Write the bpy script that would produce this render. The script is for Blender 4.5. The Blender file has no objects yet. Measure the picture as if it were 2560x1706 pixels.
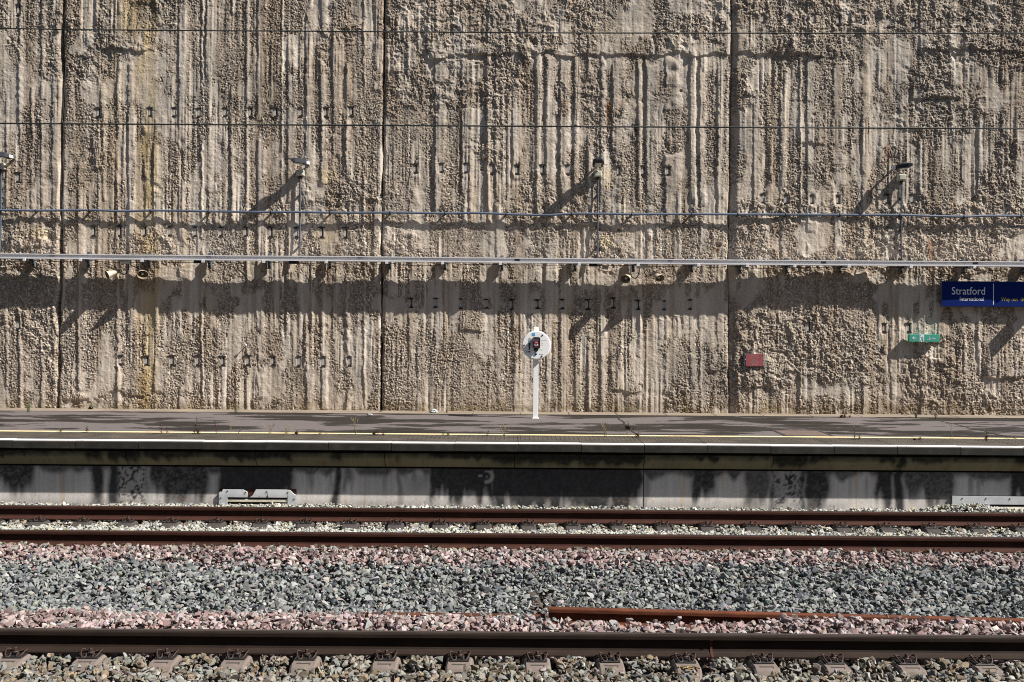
import bpy, math, random
import numpy as np
from mathutils import Vector, Matrix

# ------------------------------------------------------------------ basics
SC = bpy.context.scene
COL = SC.collection
F = 2489.0          # focal length in photo pixels (2560 wide)
CAMZ = 2.575        # metres above the running rails
ROLL = 0.00742
HZ = 796.0
DW = 18.94          # distance of the retaining wall
rnd = random.Random(7)
RNG = np.random.default_rng(11)


def P(px, py, d):
    """photo pixel at distance d -> world point (used to measure the place)"""
    u = px - 1280.0
    v = py - HZ
    u0 = u + ROLL * v
    v0 = v - ROLL * u
    return Vector((u0 / F * d, d, CAMZ - v0 / F * d))


def link(o, parent=None):
    COL.objects.link(o)
    if parent is not None:
        o.parent = parent
    return o


def tag(o, label=None, cat=None, group=None, kind=None):
    if label:
        o['label'] = label
    if cat:
        o['category'] = cat
    if group:
        o['group'] = group
    if kind or cat:
        o['kind'] = kind or 'thing'
    return o


def empty(name, loc, label, cat, group=None, rz=0.0):
    o = bpy.data.objects.new(name, None)
    o.empty_display_size = 0.1
    o.location = loc
    o.rotation_euler = (0, 0, rz)
    link(o)
    return tag(o, label, cat, group)


def copy_tree(o, parent=None):
    c = o.copy()
    COL.objects.link(c)
    c.parent = parent
    for ch in list(o.children):
        copy_tree(ch, c)
    return c


# ------------------------------------------------------------------ materials
def new_mat(name):
    m = bpy.data.materials.new(name)
    m.use_nodes = True
    nt = m.node_tree
    return m, nt, nt.nodes['Principled BSDF']


def N(nt, t, **kw):
    n = nt.nodes.new(t)
    for k, v in kw.items():
        setattr(n, k, v)
    return n


def noise_node(nt, scale, detail=4.0, rough=0.55, vec=None):
    n = N(nt, 'ShaderNodeTexNoise')
    n.inputs['Scale'].default_value = scale
    n.inputs['Detail'].default_value = detail
    n.inputs['Roughness'].default_value = rough
    if vec is not None:
        nt.links.new(vec, n.inputs['Vector'])
    return n


def obj_coord(nt, scale=(1, 1, 1)):
    tc = N(nt, 'ShaderNodeTexCoord')
    mp = N(nt, 'ShaderNodeMapping')
    mp.inputs['Scale'].default_value = scale
    nt.links.new(tc.outputs['Object'], mp.inputs['Vector'])
    return mp.outputs['Vector']


def ramp(nt, fac, stops):
    r = N(nt, 'ShaderNodeValToRGB')
    el = r.color_ramp.elements
    while len(el) > 1:
        el.remove(el[-1])
    el[0].position = stops[0][0]
    el[0].color = (*stops[0][1], 1)
    for p, c in stops[1:]:
        e = el.new(p)
        e.color = (*c, 1)
    nt.links.new(fac, r.inputs['Fac'])
    return r.outputs['Color']


def mixc(nt, fac, a, b, mode='MIX'):
    m = N(nt, 'ShaderNodeMix')
    m.data_type = 'RGBA'
    m.blend_type = mode
    if isinstance(fac, (int, float)):
        m.inputs[0].default_value = fac
    else:
        nt.links.new(fac, m.inputs[0])
    for i, s in ((6, a), (7, b)):
        if isinstance(s, (tuple, list)):
            m.inputs[i].default_value = (*s, 1)
        else:
            nt.links.new(s, m.inputs[i])
    return m.outputs[2]


def bump(nt, b, height, strength=0.3, dist=0.01):
    n = N(nt, 'ShaderNodeBump')
    n.inputs['Strength'].default_value = strength
    n.inputs['Distance'].default_value = dist
    nt.links.new(height, n.inputs['Height'])
    nt.links.new(n.outputs['Normal'], b.inputs['Normal'])


def simple(name, c, c2=None, scale=8.0, rough=0.6, metal=0.0, bstr=0.0, bdist=0.004, stretch=(1, 1, 1), lo=0.35, hi=0.7, spec=0.4):
    """two-tone procedural material: noise between c and c2, with its own small bump"""
    m, nt, b = new_mat(name)
    if c2 is None:
        c2 = tuple(x * 0.72 for x in c)
    v = obj_coord(nt, stretch)
    n = noise_node(nt, scale, 6.0, 0.6, v)
    col = ramp(nt, n.outputs['Fac'], [(lo, c2), (hi, c)])
    nt.links.new(col, b.inputs['Base Color'])
    b.inputs['Roughness'].default_value = rough
    b.inputs['Metallic'].default_value = metal
    b.inputs['Specular IOR Level'].default_value = spec
    if bstr > 0:
        n2 = noise_node(nt, scale * 6, 3.0, 0.6, v)
        bump(nt, b, n2.outputs['Fac'], bstr, bdist)
    return m


def attr_mat(name, rough=0.9, fine=(90.0, 0.75, 1.2), bstr=0.5, bscale=140.0, bdist=0.006, spec=0.25, stretch=(1, 1, 1)):
    """base colour from the mesh's own colour attribute, broken up by fine grain"""
    m, nt, b = new_mat(name)
    a = N(nt, 'ShaderNodeAttribute', attribute_name='Col')
    v = obj_coord(nt, stretch)
    n = noise_node(nt, fine[0], 4.0, 0.65, v)
    g = ramp(nt, n.outputs['Fac'], [(0.3, (fine[1],) * 3), (0.7, (fine[2],) * 3)])
    col = mixc(nt, 1.0, a.outputs['Color'], g, 'MULTIPLY')
    nt.links.new(col, b.inputs['Base Color'])
    b.inputs['Roughness'].default_value = rough
    b.inputs['Specular IOR Level'].default_value = spec
    n2 = noise_node(nt, bscale, 3.0, 0.6, v)
    bump(nt, b, n2.outputs['Fac'], bstr, bdist)
    return m


# ------------------------------------------------------------------ mesh helpers
def np_mesh(name, verts, faces, mats, parent=None, colors=None, smooth=False, mat_idx=None, loc=None):
    """faces: list of (n,k) int arrays"""
    me = bpy.data.meshes.new(name)
    verts = np.ascontiguousarray(verts, dtype=np.float32)
    me.vertices.add(len(verts))
    me.vertices.foreach_set('co', verts.ravel())
    loops = np.concatenate([f.ravel() for f in faces]).astype(np.int32)
    tot = np.concatenate([np.full(len(f), f.shape[1], np.int32) for f in faces])
    start = np.concatenate([[0], np.cumsum(tot)[:-1]]).astype(np.int32)
    me.loops.add(len(loops))
    me.loops.foreach_set('vertex_index', loops)
    me.polygons.add(len(tot))
    me.polygons.foreach_set('loop_start', start)
    me.polygons.foreach_set('loop_total', tot)
    if mat_idx is not None:
        me.polygons.foreach_set('material_index', np.asarray(mat_idx, np.int32))
    me.update(calc_edges=True)
    me.polygons.foreach_set('use_smooth', np.full(len(tot), bool(smooth)))
    if colors is not None:
        at = me.color_attributes.new('Col', 'FLOAT_COLOR', 'POINT')
        c = np.ones((len(verts), 4), np.float32)
        c[:, :3] = colors
        at.data.foreach_set('color', c.ravel())
    for m in (mats if isinstance(mats, (list, tuple)) else [mats]):
        me.materials.append(m)
    o = bpy.data.objects.new(name, me)
    if loc is not None:
        o.location = loc
    return link(o, parent)


class MB:
    """collects boxes, bars, tubes, lathes and prisms; build() links them as ONE mesh object"""

    def __init__(self):
        self.v = []
        self.f = []
        self.mi = []
        self.sm = []
        self.m = 0

    def add(self, verts, faces, smooth=False):
        o = len(self.v)
        self.v += [tuple(p) for p in verts]
        for f in faces:
            self.f.append([o + i for i in f])
            self.mi.append(self.m)
            self.sm.append(smooth)
        return self

    def box(self, x0, x1, y0, y1, z0, z1, b=0.0):
        if b <= 0:
            v = [(x0, y0, z0), (x1, y0, z0), (x1, y1, z0), (x0, y1, z0), (x0, y0, z1), (x1, y0, z1), (x1, y1, z1), (x0, y1, z1)]
            return self.add(v, [(0, 3, 2, 1), (4, 5, 6, 7), (0, 1, 5, 4), (1, 2, 6, 5), (2, 3, 7, 6), (3, 0, 4, 7)])
        # bevelled box: 24 verts (each corner three)
        v = []
        idx = {}
        for sx in (0, 1):
            for sy in (0, 1):
                for sz in (0, 1):
                    X, Y, Z = (x0, x1)[sx], (y0, y1)[sy], (z0, z1)[sz]
                    dx, dy, dz = b * (1 - 2 * sx), b * (1 - 2 * sy), b * (1 - 2 * sz)
                    idx[(sx, sy, sz, 'x')] = len(v); v.append((X, Y + dy, Z + dz))
                    idx[(sx, sy, sz, 'y')] = len(v); v.append((X + dx, Y, Z + dz))
                    idx[(sx, sy, sz, 'z')] = len(v); v.append((X + dx, Y + dy, Z))
        I = idx
        f = []
        for s in (0, 1):
            q = [I[(s, a, c, 'x')] for a, c in ((0, 0), (1, 0), (1, 1), (0, 1))]
            f.append(q if s else q[::-1])
            q = [I[(a, s, c, 'y')] for a, c in ((0, 0), (0, 1), (1, 1), (1, 0))]
            f.append(q if s else q[::-1])
            q = [I[(a, c, s, 'z')] for a, c in ((0, 0), (1, 0), (1, 1), (0, 1))]
            f.append(q if s else q[::-1])
        for a in (0, 1):
            for c in (0, 1):
                q = [I[(0, a, c, 'y')], I[(1, a, c, 'y')], I[(1, a, c, 'z')], I[(0, a, c, 'z')]]
                f.append(q if (a == 0) == (c == 1) else q[::-1])
                q = [I[(a, 0, c, 'x')], I[(a, 1, c, 'x')], I[(a, 1, c, 'z')], I[(a, 0, c, 'z')]]
                f.append(q if (a == 1) == (c == 1) else q[::-1])
                q = [I[(a, c, 0, 'x')], I[(a, c, 1, 'x')], I[(a, c, 1, 'y')], I[(a, c, 0, 'y')]]
                f.append(q if (a == 0) == (c == 1) else q[::-1])
                for e in (0, 1):
                    t = [I[(a, c, e, 'x')], I[(a, c, e, 'y')], I[(a, c, e, 'z')]]
                    f.append(t if (a + c + e) % 2 == 1 else t[::-1])
        return self.add(v, f)

    def tube(self, pts, r, n=8, cap=True, smooth=True):
        pts = [Vector(p) for p in pts]
        rs = r if isinstance(r, (list, tuple)) else [r] * len(pts)
        rings = []
        prev = None
        for i, p in enumerate(pts):
            t = (pts[min(i + 1, len(pts) - 1)] - pts[max(i - 1, 0)])
            t = t.normalized() if t.length > 1e-9 else Vector((0, 0, 1))
            if prev is None:
                a = Vector((0, 0, 1)) if abs(t.z) < 0.9 else Vector((1, 0, 0))
                u = t.cross(a).normalized()
            else:
                u = (prev - t * prev.dot(t)).normalized()
            prev = u
            w = t.cross(u)
            rings.append([p + (u * math.cos(2 * math.pi * k / n) + w * math.sin(2 * math.pi * k / n)) * rs[i] for k in range(n)])
        v = [q for ring in rings for q in ring]
        f = []
        for i in range(len(pts) - 1):
            for k in range(n):
                k2 = (k + 1) % n
                f.append((i * n + k, i * n + k2, (i + 1) * n + k2, (i + 1) * n + k))
        self.add(v, f, smooth)
        if cap:
            self.add(rings[0][::-1], [tuple(range(n))])
            self.add(rings[-1], [tuple(range(n))])
        return self

    def lathe(self, prof, origin, axis, n=24, sx=1.0, sy=1.0, smooth=True, up=(0, 0, 1)):
        """prof: (t along axis, radius); elliptical when sx != sy"""
        o = Vector(origin)
        a = Vector(axis).normalized()
        upv = Vector(up)
        if abs(a.dot(upv)) > 0.98:
            upv = Vector((0, 1, 0))
        u = a.cross(upv).normalized()
        w = u.cross(a)
        v = []
        f = []
        for (t, r) in prof:
            for k in range(n):
                c, s = math.cos(2 * math.pi * k / n), math.sin(2 * math.pi * k / n)
                v.append(o + a * t + u * (c * r * sx) + w * (s * r * sy))
        for i in range(len(prof) - 1):
            for k in range(n):
                k2 = (k + 1) % n
                f.append((i * n + k, (i + 1) * n + k, (i + 1) * n + k2, i * n + k2))
        return self.add(v, f, smooth)

    def prism_x(self, prof, x0, x1, smooth=False, caps=True, segs=1):
        """prof: (y, z) polygon, extruded along x"""
        n = len(prof)
        v = []
        for s in range(segs + 1):
            x = x0 + (x1 - x0) * s / segs
            v += [(x, y, z) for y, z in prof]
        f = []
        for s in range(segs):
            for k in range(n):
                k2 = (k + 1) % n
                f.append((s * n + k, s * n + k2, (s + 1) * n + k2, (s + 1) * n + k))
        self.add(v, f, smooth)
        if caps:
            self.add([(x0, y, z) for y, z in prof], [tuple(range(n))[::-1]])
            self.add([(x1, y, z) for y, z in prof], [tuple(range(n))])
        return self

    def prism_y(self, poly, y0, y1):
        """poly: (x, z), counter-clockwise seen from the camera side; thickness y0 (front) .. y1 (back)"""
        n = len(poly)
        v = [(x, y0, z) for x, z in poly] + [(x, y1, z) for x, z in poly]
        f = [tuple(range(n)), tuple(range(n, 2 * n))[::-1]]
        for k in range(n):
            k2 = (k + 1) % n
            f.append((k, n + k, n + k2, k2))
        return self.add(v, f)

    def disc_y(self, cx, cz, r, y0, y1, n=20, sz=1.0):
        return self.prism_y([(cx + r * math.cos(2 * math.pi * k / n), cz + sz * r * math.sin(2 * math.pi * k / n)) for k in range(n)], y0, y1)

    def build(self, name, mats, parent=None, loc=None):
        me = bpy.data.meshes.new(name)
        me.from_pydata([tuple(p) for p in self.v], [], self.f)
        me.polygons.foreach_set('material_index', self.mi)
        me.polygons.foreach_set('use_smooth', self.sm)
        for m in (mats if isinstance(mats, (list, tuple)) else [mats]):
            me.materials.append(m)
        me.update()
        import bmesh
        bm = bmesh.new()
        bm.from_mesh(me)
        bmesh.ops.recalc_face_normals(bm, faces=bm.faces[:])
        bm.to_mesh(me)
        bm.free()
        o = bpy.data.objects.new(name, me)
        if loc is not None:
            o.location = loc
        return link(o, parent)


def text_obj(name, body, mat, x, y, z, height, parent=None, sx=1.0, align='LEFT', loc=(0, 0, 0), depth=0.0015, bold=0.0):
    """lettering facing the camera side (-y), cap height `height`"""
    cu = bpy.data.curves.new(name, 'FONT')
    cu.body = body
    cu.align_x = align
    cu.size = height / 0.70
    cu.extrude = depth / 2
    cu.offset = bold
    cu.resolution_u = 3
    tmp = bpy.data.objects.new('tmp', cu)
    COL.objects.link(tmp)
    dg = bpy.context.evaluated_depsgraph_get()
    me = bpy.data.meshes.new_from_object(tmp.evaluated_get(dg))
    bpy.data.objects.remove(tmp)
    me.name = name
    for v in me.vertices:
        a, b, c = v.co
        v.co = (x + a * sx, y - c, z + b)
    me.materials.clear()
    me.materials.append(mat)
    o = bpy.data.objects.new(name, me)
    o.location = loc
    return link(o, parent)


# ------------------------------------------------------------------ numpy noise
_T = RNG.random((64, 256, 256)).astype(np.float32)


def vn(X, Z, sx, sz, seed):
    """smooth value noise in -1..1"""
    T = _T[seed % 64]
    u = X / sx + seed * 3.17
    v = Z / sz + seed * 1.73
    i = np.floor(u).astype(np.int32)
    j = np.floor(v).astype(np.int32)
    a = (u - i).astype(np.float32)
    b = (v - j).astype(np.float32)
    a = a * a * (3 - 2 * a)
    b = b * b * (3 - 2 * b)
    i0, i1, j0, j1 = i & 255, (i + 1) & 255, j & 255, (j + 1) & 255
    r = (T[j0, i0] * (1 - a) + T[j0, i1] * a) * (1 - b) + (T[j1, i0] * (1 - a) + T[j1, i1] * a) * b
    return r * 2 - 1


def worley(X, Z, s, seed):
    """nearest-point distance (in cells), two ids of the nearest cell 0..1, offset from its point"""
    A, B, C, D = (_T[(seed + k) % 64] for k in range(4))
    u = X / s + seed * 0.37
    v = Z / s + seed * 0.71
    i = np.floor(u).astype(np.int32)
    j = np.floor(v).astype(np.int32)
    best = np.full(X.shape, 9.0, np.float32)
    ida = np.zeros(X.shape, np.float32)
    idb = np.zeros(X.shape, np.float32)
    ox = np.zeros(X.shape, np.float32)
    oz = np.zeros(X.shape, np.float32)
    for di in (-1, 0, 1):
        for dj in (-1, 0, 1):
            ii, jj = (i + di) & 255, (j + dj) & 255
            dx = ((i + di) + 0.15 + 0.7 * A[jj, ii] - u).astype(np.float32)
            dz = ((j + dj) + 0.15 + 0.7 * B[jj, ii] - v).astype(np.float32)
            d = dx * dx + dz * dz
            m = d < best
            best = np.where(m, d, best)
            ida = np.where(m, C[jj, ii], ida)
            idb = np.where(m, D[jj, ii], idb)
            ox = np.where(m, dx, ox)
            oz = np.where(m, dz, oz)
    return np.sqrt(best), ida, idb, ox, oz


def sst(a, b, x):
    t = np.clip((x - a) / (b - a), 0, 1)
    return t * t * (3 - 2 * t)


def boxm(x, a, b, s):
    return sst(a - s, a + s, x) * (1 - sst(b - s, b + s, x))


def lerp3(c0, c1, t):
    return c0 + (c1 - c0) * t[..., None]

SUN_E, SKY_E, EXPO = 5.0, 0.05, 0.82
# ------------------------------------------------------------------ the rough concrete retaining wall
M_wall = attr_mat('rough_concrete', rough=0.92, fine=(70.0, 0.72, 1.25), bstr=0.55, bscale=120.0, bdist=0.012)
M_slotdark = simple('slot_shade_black', (0.038, 0.031, 0.026), (0.016, 0.013, 0.011), 30, 0.9)  # near-black plates stand in for the shade inside open cuts
M_slotpale = simple('slot_pale_mortar', (0.50, 0.47, 0.43), (0.34, 0.31, 0.28), 40, 0.9)
M_seal = simple('joint_filler', (0.03, 0.026, 0.022), (0.015, 0.013, 0.011), 6, 0.95)

TIES = []
for row in (
    [(245, 282), (375, 281), (435, 281), (497, 282), (562, 281), (625, 281), (688, 281), (751, 281), (814, 281), (878, 279)],
    [(1038, 422), (1103, 421), (1165, 421), (1229, 423), (1292, 425), (1355, 424), (1418, 425), (1545, 428), (1607, 427), (1670, 428)],
    [(1905, 49), (1968, 53), (2031, 50), (2094, 52), (2158, 53), (2221, 55), (2285, 60), (2348, 59), (2414, 58)],
    [(1905, 498), (1963, 500), (2027, 500), (2093, 500), (2218, 498), (2281, 497)],
    [(233, 579), (298, 579), (361, 579), (424, 579), (487, 580), (551, 580), (614, 580), (676, 581), (740, 582), (803, 582), (863, 583)],
    [(1026, 758), (1089, 758), (1152, 760), (1215, 760), (1278, 762), (1342, 761), (1405, 761), (1468, 762), (1532, 758), (1594, 763), (1660, 764), (1725, 762)],
    [(301, 901), (365, 902), (429, 902), (493, 902), (556, 903), (619, 902), (682, 902), (747, 904), (808, 905), (873, 904)],
    [(47, 25), (44, 444), (45, 812)],
    [(2019, 819), (2210, 820), (2272, 820)],
):
    for (a, b) in row:
        p = P(a, b, DW)
        TIES.append((p.x, p.z, a))

SLOTB = {}
ZB, ZT = 0.72, 9.35
J = [  # joint centre lines (px at several py) and gap half-width (m)
    ([(0, 158), (250, 156), (640, 151), (800, 149), (1030, 145)], 0.026),
    ([(0, 962), (300, 958), (640, 955), (1030, 953)], 0.013),
    ([(0, 1829), (130, 1830), (640, 1821), (1030, 1822)], 0.008),
]


def joint_x(k, z, side):
    pts, hw = J[k]
    zz = np.array([P(a, b, DW).z for b, a in pts])[::-1]
    xx = np.array([P(a, b, DW).x for b, a in pts])[::-1]
    x = np.interp(z, zz, xx)
    wob = 0.012 * vn(z * 0 + 3.1 * k, z, 1.0, 0.55, 40 + k) + 0.007 * vn(z * 0 + k, z, 1.0, 0.13, 43 + k)
    chip = hw * (1 + 0.8 * vn(z * 0 + side * 5, z, 1.0, 0.3, 46 + k))
    return x + wob + side * np.maximum(chip, 0.004)


def rects(px, py, lst, s=14.0):
    m = np.zeros(px.shape, np.float32)
    for (a, b, c, d, w) in lst:
        m = np.maximum(m, w * boxm(px, a, b, s) * boxm(py, c, d, s))
    return m


GROOVES = {0: [12, 45, 75, 100, 128],
           1: [193, 250, 290, 318, 358, 382, 443, 500, 512, 575, 612, 640, 700, 716, 762, 800, 830, 862, 905, 930],
           2: [1020, 1085, 1152, 1214, 1235, 1278, 1336, 1362, 1398, 1432, 1466, 1498, 1527, 1590, 1612, 1660, 1722, 1745, 1790],
           3: [1880, 1946, 1995, 2012, 2078, 2150, 2190, 2222, 2295, 2330, 2370, 2405, 2440, 2470, 2500, 2535, 2600, 2660]}


def wall_field(X, Z, k):
    u0 = X * F / DW
    v0 = (CAMZ - Z) * F / DW
    px = 1280 + u0 - ROLL * v0
    py = HZ + v0 + ROLL * u0
    one = np.ones_like(X, dtype=np.float32)
    # slow undulation
    h = 0.013 * vn(X, Z, 1.9, 2.6, 1) + 0.011 * vn(X, Z, 0.75, 1.1, 2)
    # zone maps -----------------------------------------------------------
    rough = 0.9 * vn(X, Z, 1.25, 1.0, 3) + 0.55 * vn(X, Z, 0.42, 0.45, 4) + 0.25 * vn(X, Z, 0.15, 0.2, 5)
    bias = {0: 0.10, 1: -0.28, 2: -0.12, 3: 0.22}[k]
    rough = rough + bias
    rough += rects(px, py, [(965, 1500, -90, 150, 0.9), (960, 1080, 100, 240, 0.6), (1835, 2560, 505, 700, 0.75), (1850, 2190, 690, 960, 0.8),
                            (1640, 1825, -50, 120, 0.6), (2300, 2560, 120, 470, 0.3), (760, 950, -50, 210, 0.6), (250, 400, 90, 160, 0.6),
                            (1000, 1820, 520, 660, 0.35), (0, 150, 480, 880, 0.45), (1500, 1830, 940, 1000, 0.5), (170, 240, 130, 260, 0.5),
                            (2200, 2560, 260, 300, 0.5), (700, 860, 400, 540, 0.45)], 30)
    rough -= rects(px, py, [(160, 950, 660, 960, 0.25), (965, 1820, 640, 1000, 0.25), (1500, 1830, 150, 520, 0.2), (2190, 2560, 640, 1030, 0.3), (300, 940, 210, 480, 0.2)], 40)
    R = sst(-0.02, 0.6, rough)
    # vertical ridges left by the grab: steep on their left side, falling off to the right
    wob = 3.2 * vn(X * 0 + 1.0, Z, 1.0, 1.6, 6) + 1.5 * vn(X, Z, 0.5, 0.30, 7) + 1.6 * vn(X, Z, 0.2, 0.075, 10) + 0.9 * vn(X, Z, 0.1, 0.03, 11)
    gx = np.array(GROOVES[k], np.float32)
    rid = np.zeros_like(h)
    smooth = np.zeros_like(h)
    for n, g in enumerate(gx):
        nxt = gx[n + 1] if n + 1 < len(gx) else g + 60
        wid = min(nxt - g, 70.0)
        loc = px + wob * (0.6 + 0.8 * ((n * 37) % 10) / 10) - g
        pres = vn(X * 0 + n * 9.3 + k * 31, Z, 1.0, 1.25, 8) + 0.5 * vn(X * 0 + n * 5.1, Z, 1.0, 0.4, 9)
        pres = sst(-0.40, 0.25, pres + 0.35 * vn(X, Z, 0.12, 0.12, 44))
        if k == 2:
            inz = sst(118, 150, py + 10 * vn(X, Z, 0.3, 0.3, 12))
            amp = (0.36 + 0.64 * boxm(py, 120, 545, 40)) * (0.25 + 0.75 * inz)
            pres = np.maximum(pres, 0.85 * boxm(py, 150, 500, 30) * ((n * 7) % 5 > 0))
            amp = amp * 0.027 * (1 + 0.3 * vn(X, Z, 0.2, 0.5, 45))
        else:
            amp = {0: 0.016, 1: 0.019, 3: 0.016}[k] * one
        hold = wid * ((0.25 if k == 2 else 0.16) + 0.34 * ((n * 53) % 17) / 17)
        prof = sst(0, 4.0 + 3 * ((n * 29) % 7) / 7, loc) * (1 - sst(hold, hold + wid * 0.30, loc))
        rid += amp * pres * prof
        smooth = np.maximum(smooth, pres * sst(2, 8, loc) * (1 - sst(hold * 0.7, hold + 8, loc)))
    h += rid * (1 - 0.45 * R)
    smooth *= (1 - 0.75 * R)
    # scratch striations
    st = sst(-0.25, 0.5, vn(X, Z, 0.8, 0.7, 10) - 0.5 * R + 0.15)
    h += st * (0.008 * vn(X, Z, 0.14, 2.2, 13) + 0.0085 * vn(X, Z, 0.06, 1.5, 14) + 0.0065 * vn(X, Z, 0.030, 0.9, 15)) + 0.004 * vn(X, Z, 0.045, 1.1, 49)
    smooth = np.maximum(smooth, st * sst(0.25, 0.6, vn(X, Z, 0.11, 0.9, 16) + 0.5 * vn(X, Z, 0.045, 0.7, 17)) * (1 - 0.85 * R))
    sp = sst(0.25, 0.5, vn(X, Z, 0.35, 0.7, 18) + 0.4 * vn(X, Z, 0.1, 0.2, 19) + 0.15 - 0.5 * R) * 0.85
    smooth = np.maximum(smooth, sp)
    # torn, lumpy concrete
    wx = X + 0.05 * vn(X, Z, 0.2, 0.2, 20)
    wz = Z + 0.05 * vn(X, Z, 0.2, 0.2, 21)
    ch = np.zeros_like(h)
    for s, a, sd in ((0.42, 0.018, 22), (0.21, 0.016, 23), (0.105, 0.012, 24), (0.055, 0.009, 25), (0.03, 0.006, 26)):
        ch += a * (1 - 2.0 * np.abs(vn(wx, wz, s * 0.85, s, sd)))
    d1, i1, i1b, fx, fz = worley(wx, wz, 0.16, 27)
    ch += 0.022 * (i1 - 0.5) + 0.030 * (fx * (i1b - 0.5) + fz * ((i1 * 7.3) % 1 - 0.5))
    d2, i2, i2b, fx2, fz2 = worley(wx, wz, 0.075, 29)
    ch += 0.012 * (i2 - 0.5) + 0.022 * (fx2 * (i2b - 0.5) + fz2 * ((i2 * 7.3) % 1 - 0.5))
    h += R * ch * 0.62 + (1 - R) * 0.16 * ch
    # ledges: the concrete above stands proud of the concrete below
    for (a, b, y, amp, sd) in ((1065, 1826, 139, 0.030, 30), (1835, 1985, 134, 0.030, 31), (1970, 2060, 140, 0.04, 32), (255, 372, 122, 0.030, 33), (2310, 2560, 128, 0.03, 34),
                               (1860, 1935, 965, 0.035, 35), (2462, 2560, 940, 0.040, 36), (1770, 1820, 925, 0.03, 37), (250, 372, 985, 0.022, 38), (1150, 1212, 832, 0.030, 39),
                               (2280, 2400, 250, 0.03, 31), (1530, 1600, 975, 0.03, 33), (150, 250, 1000, 0.02, 34), (1990, 2060, 360, 0.025, 36), (30, 110, 620, 0.03, 32)):
        yy = y + 9 * vn(X, Z, 0.35, 0.35, sd) + 5 * vn(X, Z, 0.09, 0.09, sd + 1)
        h += amp * boxm(px, a, b, 10) * (1 - sst(-3, 3, py - yy)) * sst(-110, -10, py - yy)
    # exposed aggregate
    expo = np.clip(1 - smooth, 0, 1)
    expo *= 0.55 + 0.45 * sst(-0.4, 0.3, vn(X, Z, 0.5, 0.6, 50))
    da, ia, ib, ax_, az_ = worley(X, Z, 0.0255, 51)
    db, ja, jb, bx_, bz_ = worley(X, Z, 0.045, 55)
    domeA = np.sqrt(np.clip(1 - (da / (0.44 + 0.2 * ib)) ** 2, 0, 1)) * (ia > 0.20)
    hole = (ia < 0.09) * np.clip(1 - da / 0.55, 0, 1)
    domeB = np.sqrt(np.clip(1 - (db / (0.30 + 0.2 * jb)) ** 2, 0, 1)) * (ja > 0.74)
    peb = np.maximum(domeA * (0.5 + 0.7 * ib), domeB * 1.45)
    h += expo * (0.0078 * peb - 0.0045 - 0.016 * hole)
    h += expo * (domeA > 0) * 0.020 * (ax_ * (ib - 0.5) + az_ * ((ia * 13.7) % 1 - 0.5))
    h += expo * (domeB > 0) * 0.024 * (bx_ * (jb - 0.5) + bz_ * ((ja * 13.7) % 1 - 0.5))
    h += expo * 0.004 * vn(X, Z, 0.02, 0.02, 57)
    pit = (vn(X, Z, 0.045, 0.05, 58) > 0.80) & (expo > 0.3)
    h -= 0.014 * pit
    # the fourth panel stands out, with a splayed edge to the joint
    if k == 3:
        dj = (px - 1825)
        h += 0.046 * sst(0, 22, dj) * (1 - sst(2150, 2200, px)) * 1.0 - 0.012 * (1 - sst(0, 20, dj))
        h += 0.03 * boxm(px, 2440, 2600, 30) * boxm(py, 925, 1060, 14) * 0
        smooth = np.maximum(smooth, (1 - sst(18, 30, dj)) * 0.8)
    if k == 2:
        h += 0.012 * boxm(px, 1640, 1830, 60)
    # slots of the old anchors
    tz = np.zeros_like(h)
    for (tx, tzc, a) in TIES:
        m = (np.abs(X - tx) < 0.2) & (np.abs(Z - tzc) < 0.25)
        if not m.any():
            continue
        dx = np.abs(X[m] - tx)
        dz = np.abs(Z[m] - tzc)
        w = (1 - sst(0.026, 0.046, dx)) * (1 - sst(0.080, 0.094, dz))
        nb = (dx < 0.10) & (dz < 0.14)
        base = float(h[m][nb].mean()) * 0.8
        SLOTB[(tx, tzc)] = base
        near = 1 - sst(0.6, 1.15, np.hypot(dx / 0.085, dz / 0.125) + 0.18 * vn(X[m], Z[m], 0.04, 0.04, 47))
        hm = np.where(h[m] > base, h[m] * (1 - 0.95 * near) + base * near, h[m] * (1 - 0.6 * near))
        h[m] = hm * (1 - w) + (base - 0.013) * w
        tz[m] = np.maximum(tz[m], w)
    # drilled holes where lamps have been fixed
    for (hx, hy, r) in ((1497, 574, 5), (1547, 575, 5), (1498, 624, 5), (1547, 625, 5), (1590, 327, 4), (1795, 613, 8), (1702, 228, 4), (1535, 405, 4)):
        w = 1 - sst(r * 0.6, r * 1.1, np.hypot(px - hx, py - hy))
        h -= 0.05 * w
    # ------------------------------------------------------------------ colour
    c = lerp3(np.array((0.42, 0.360, 0.295)), np.array((0.55, 0.485, 0.410)), np.clip(0.5 + 0.6 * vn(X, Z, 0.9, 1.4, 60) + 0.3 * vn(X, Z, 0.2, 0.4, 61), 0, 1))
    c = lerp3(c, np.array((0.66, 0.61, 0.545)), np.clip(smooth * 0.8, 0, 1) * (0.5 + 0.5 * sst(-0.3, 0.5, vn(X, Z, 0.12, 1.3, 62))))
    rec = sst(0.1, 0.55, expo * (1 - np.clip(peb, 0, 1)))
    c = lerp3(c, np.array((0.135, 0.108, 0.085)), np.maximum(rec * 0.55, sst(0.1, 0.5, hole * expo) * 0.85))  # crevice and hole shade put into the colour, along with the darker matrix
    pal = np.array([(0.46, 0.385, 0.30), (0.28, 0.205, 0.150), (0.34, 0.325, 0.30), (0.68, 0.63, 0.56), (0.12, 0.105, 0.10), (0.40, 0.275, 0.185), (0.54, 0.475, 0.41), (0.40, 0.37, 0.33),
                    (0.58, 0.52, 0.43), (0.50, 0.44, 0.365)])
    pc = pal[(ia * 9.999).astype(int)] * (0.75 + 0.5 * ib[..., None])
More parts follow.
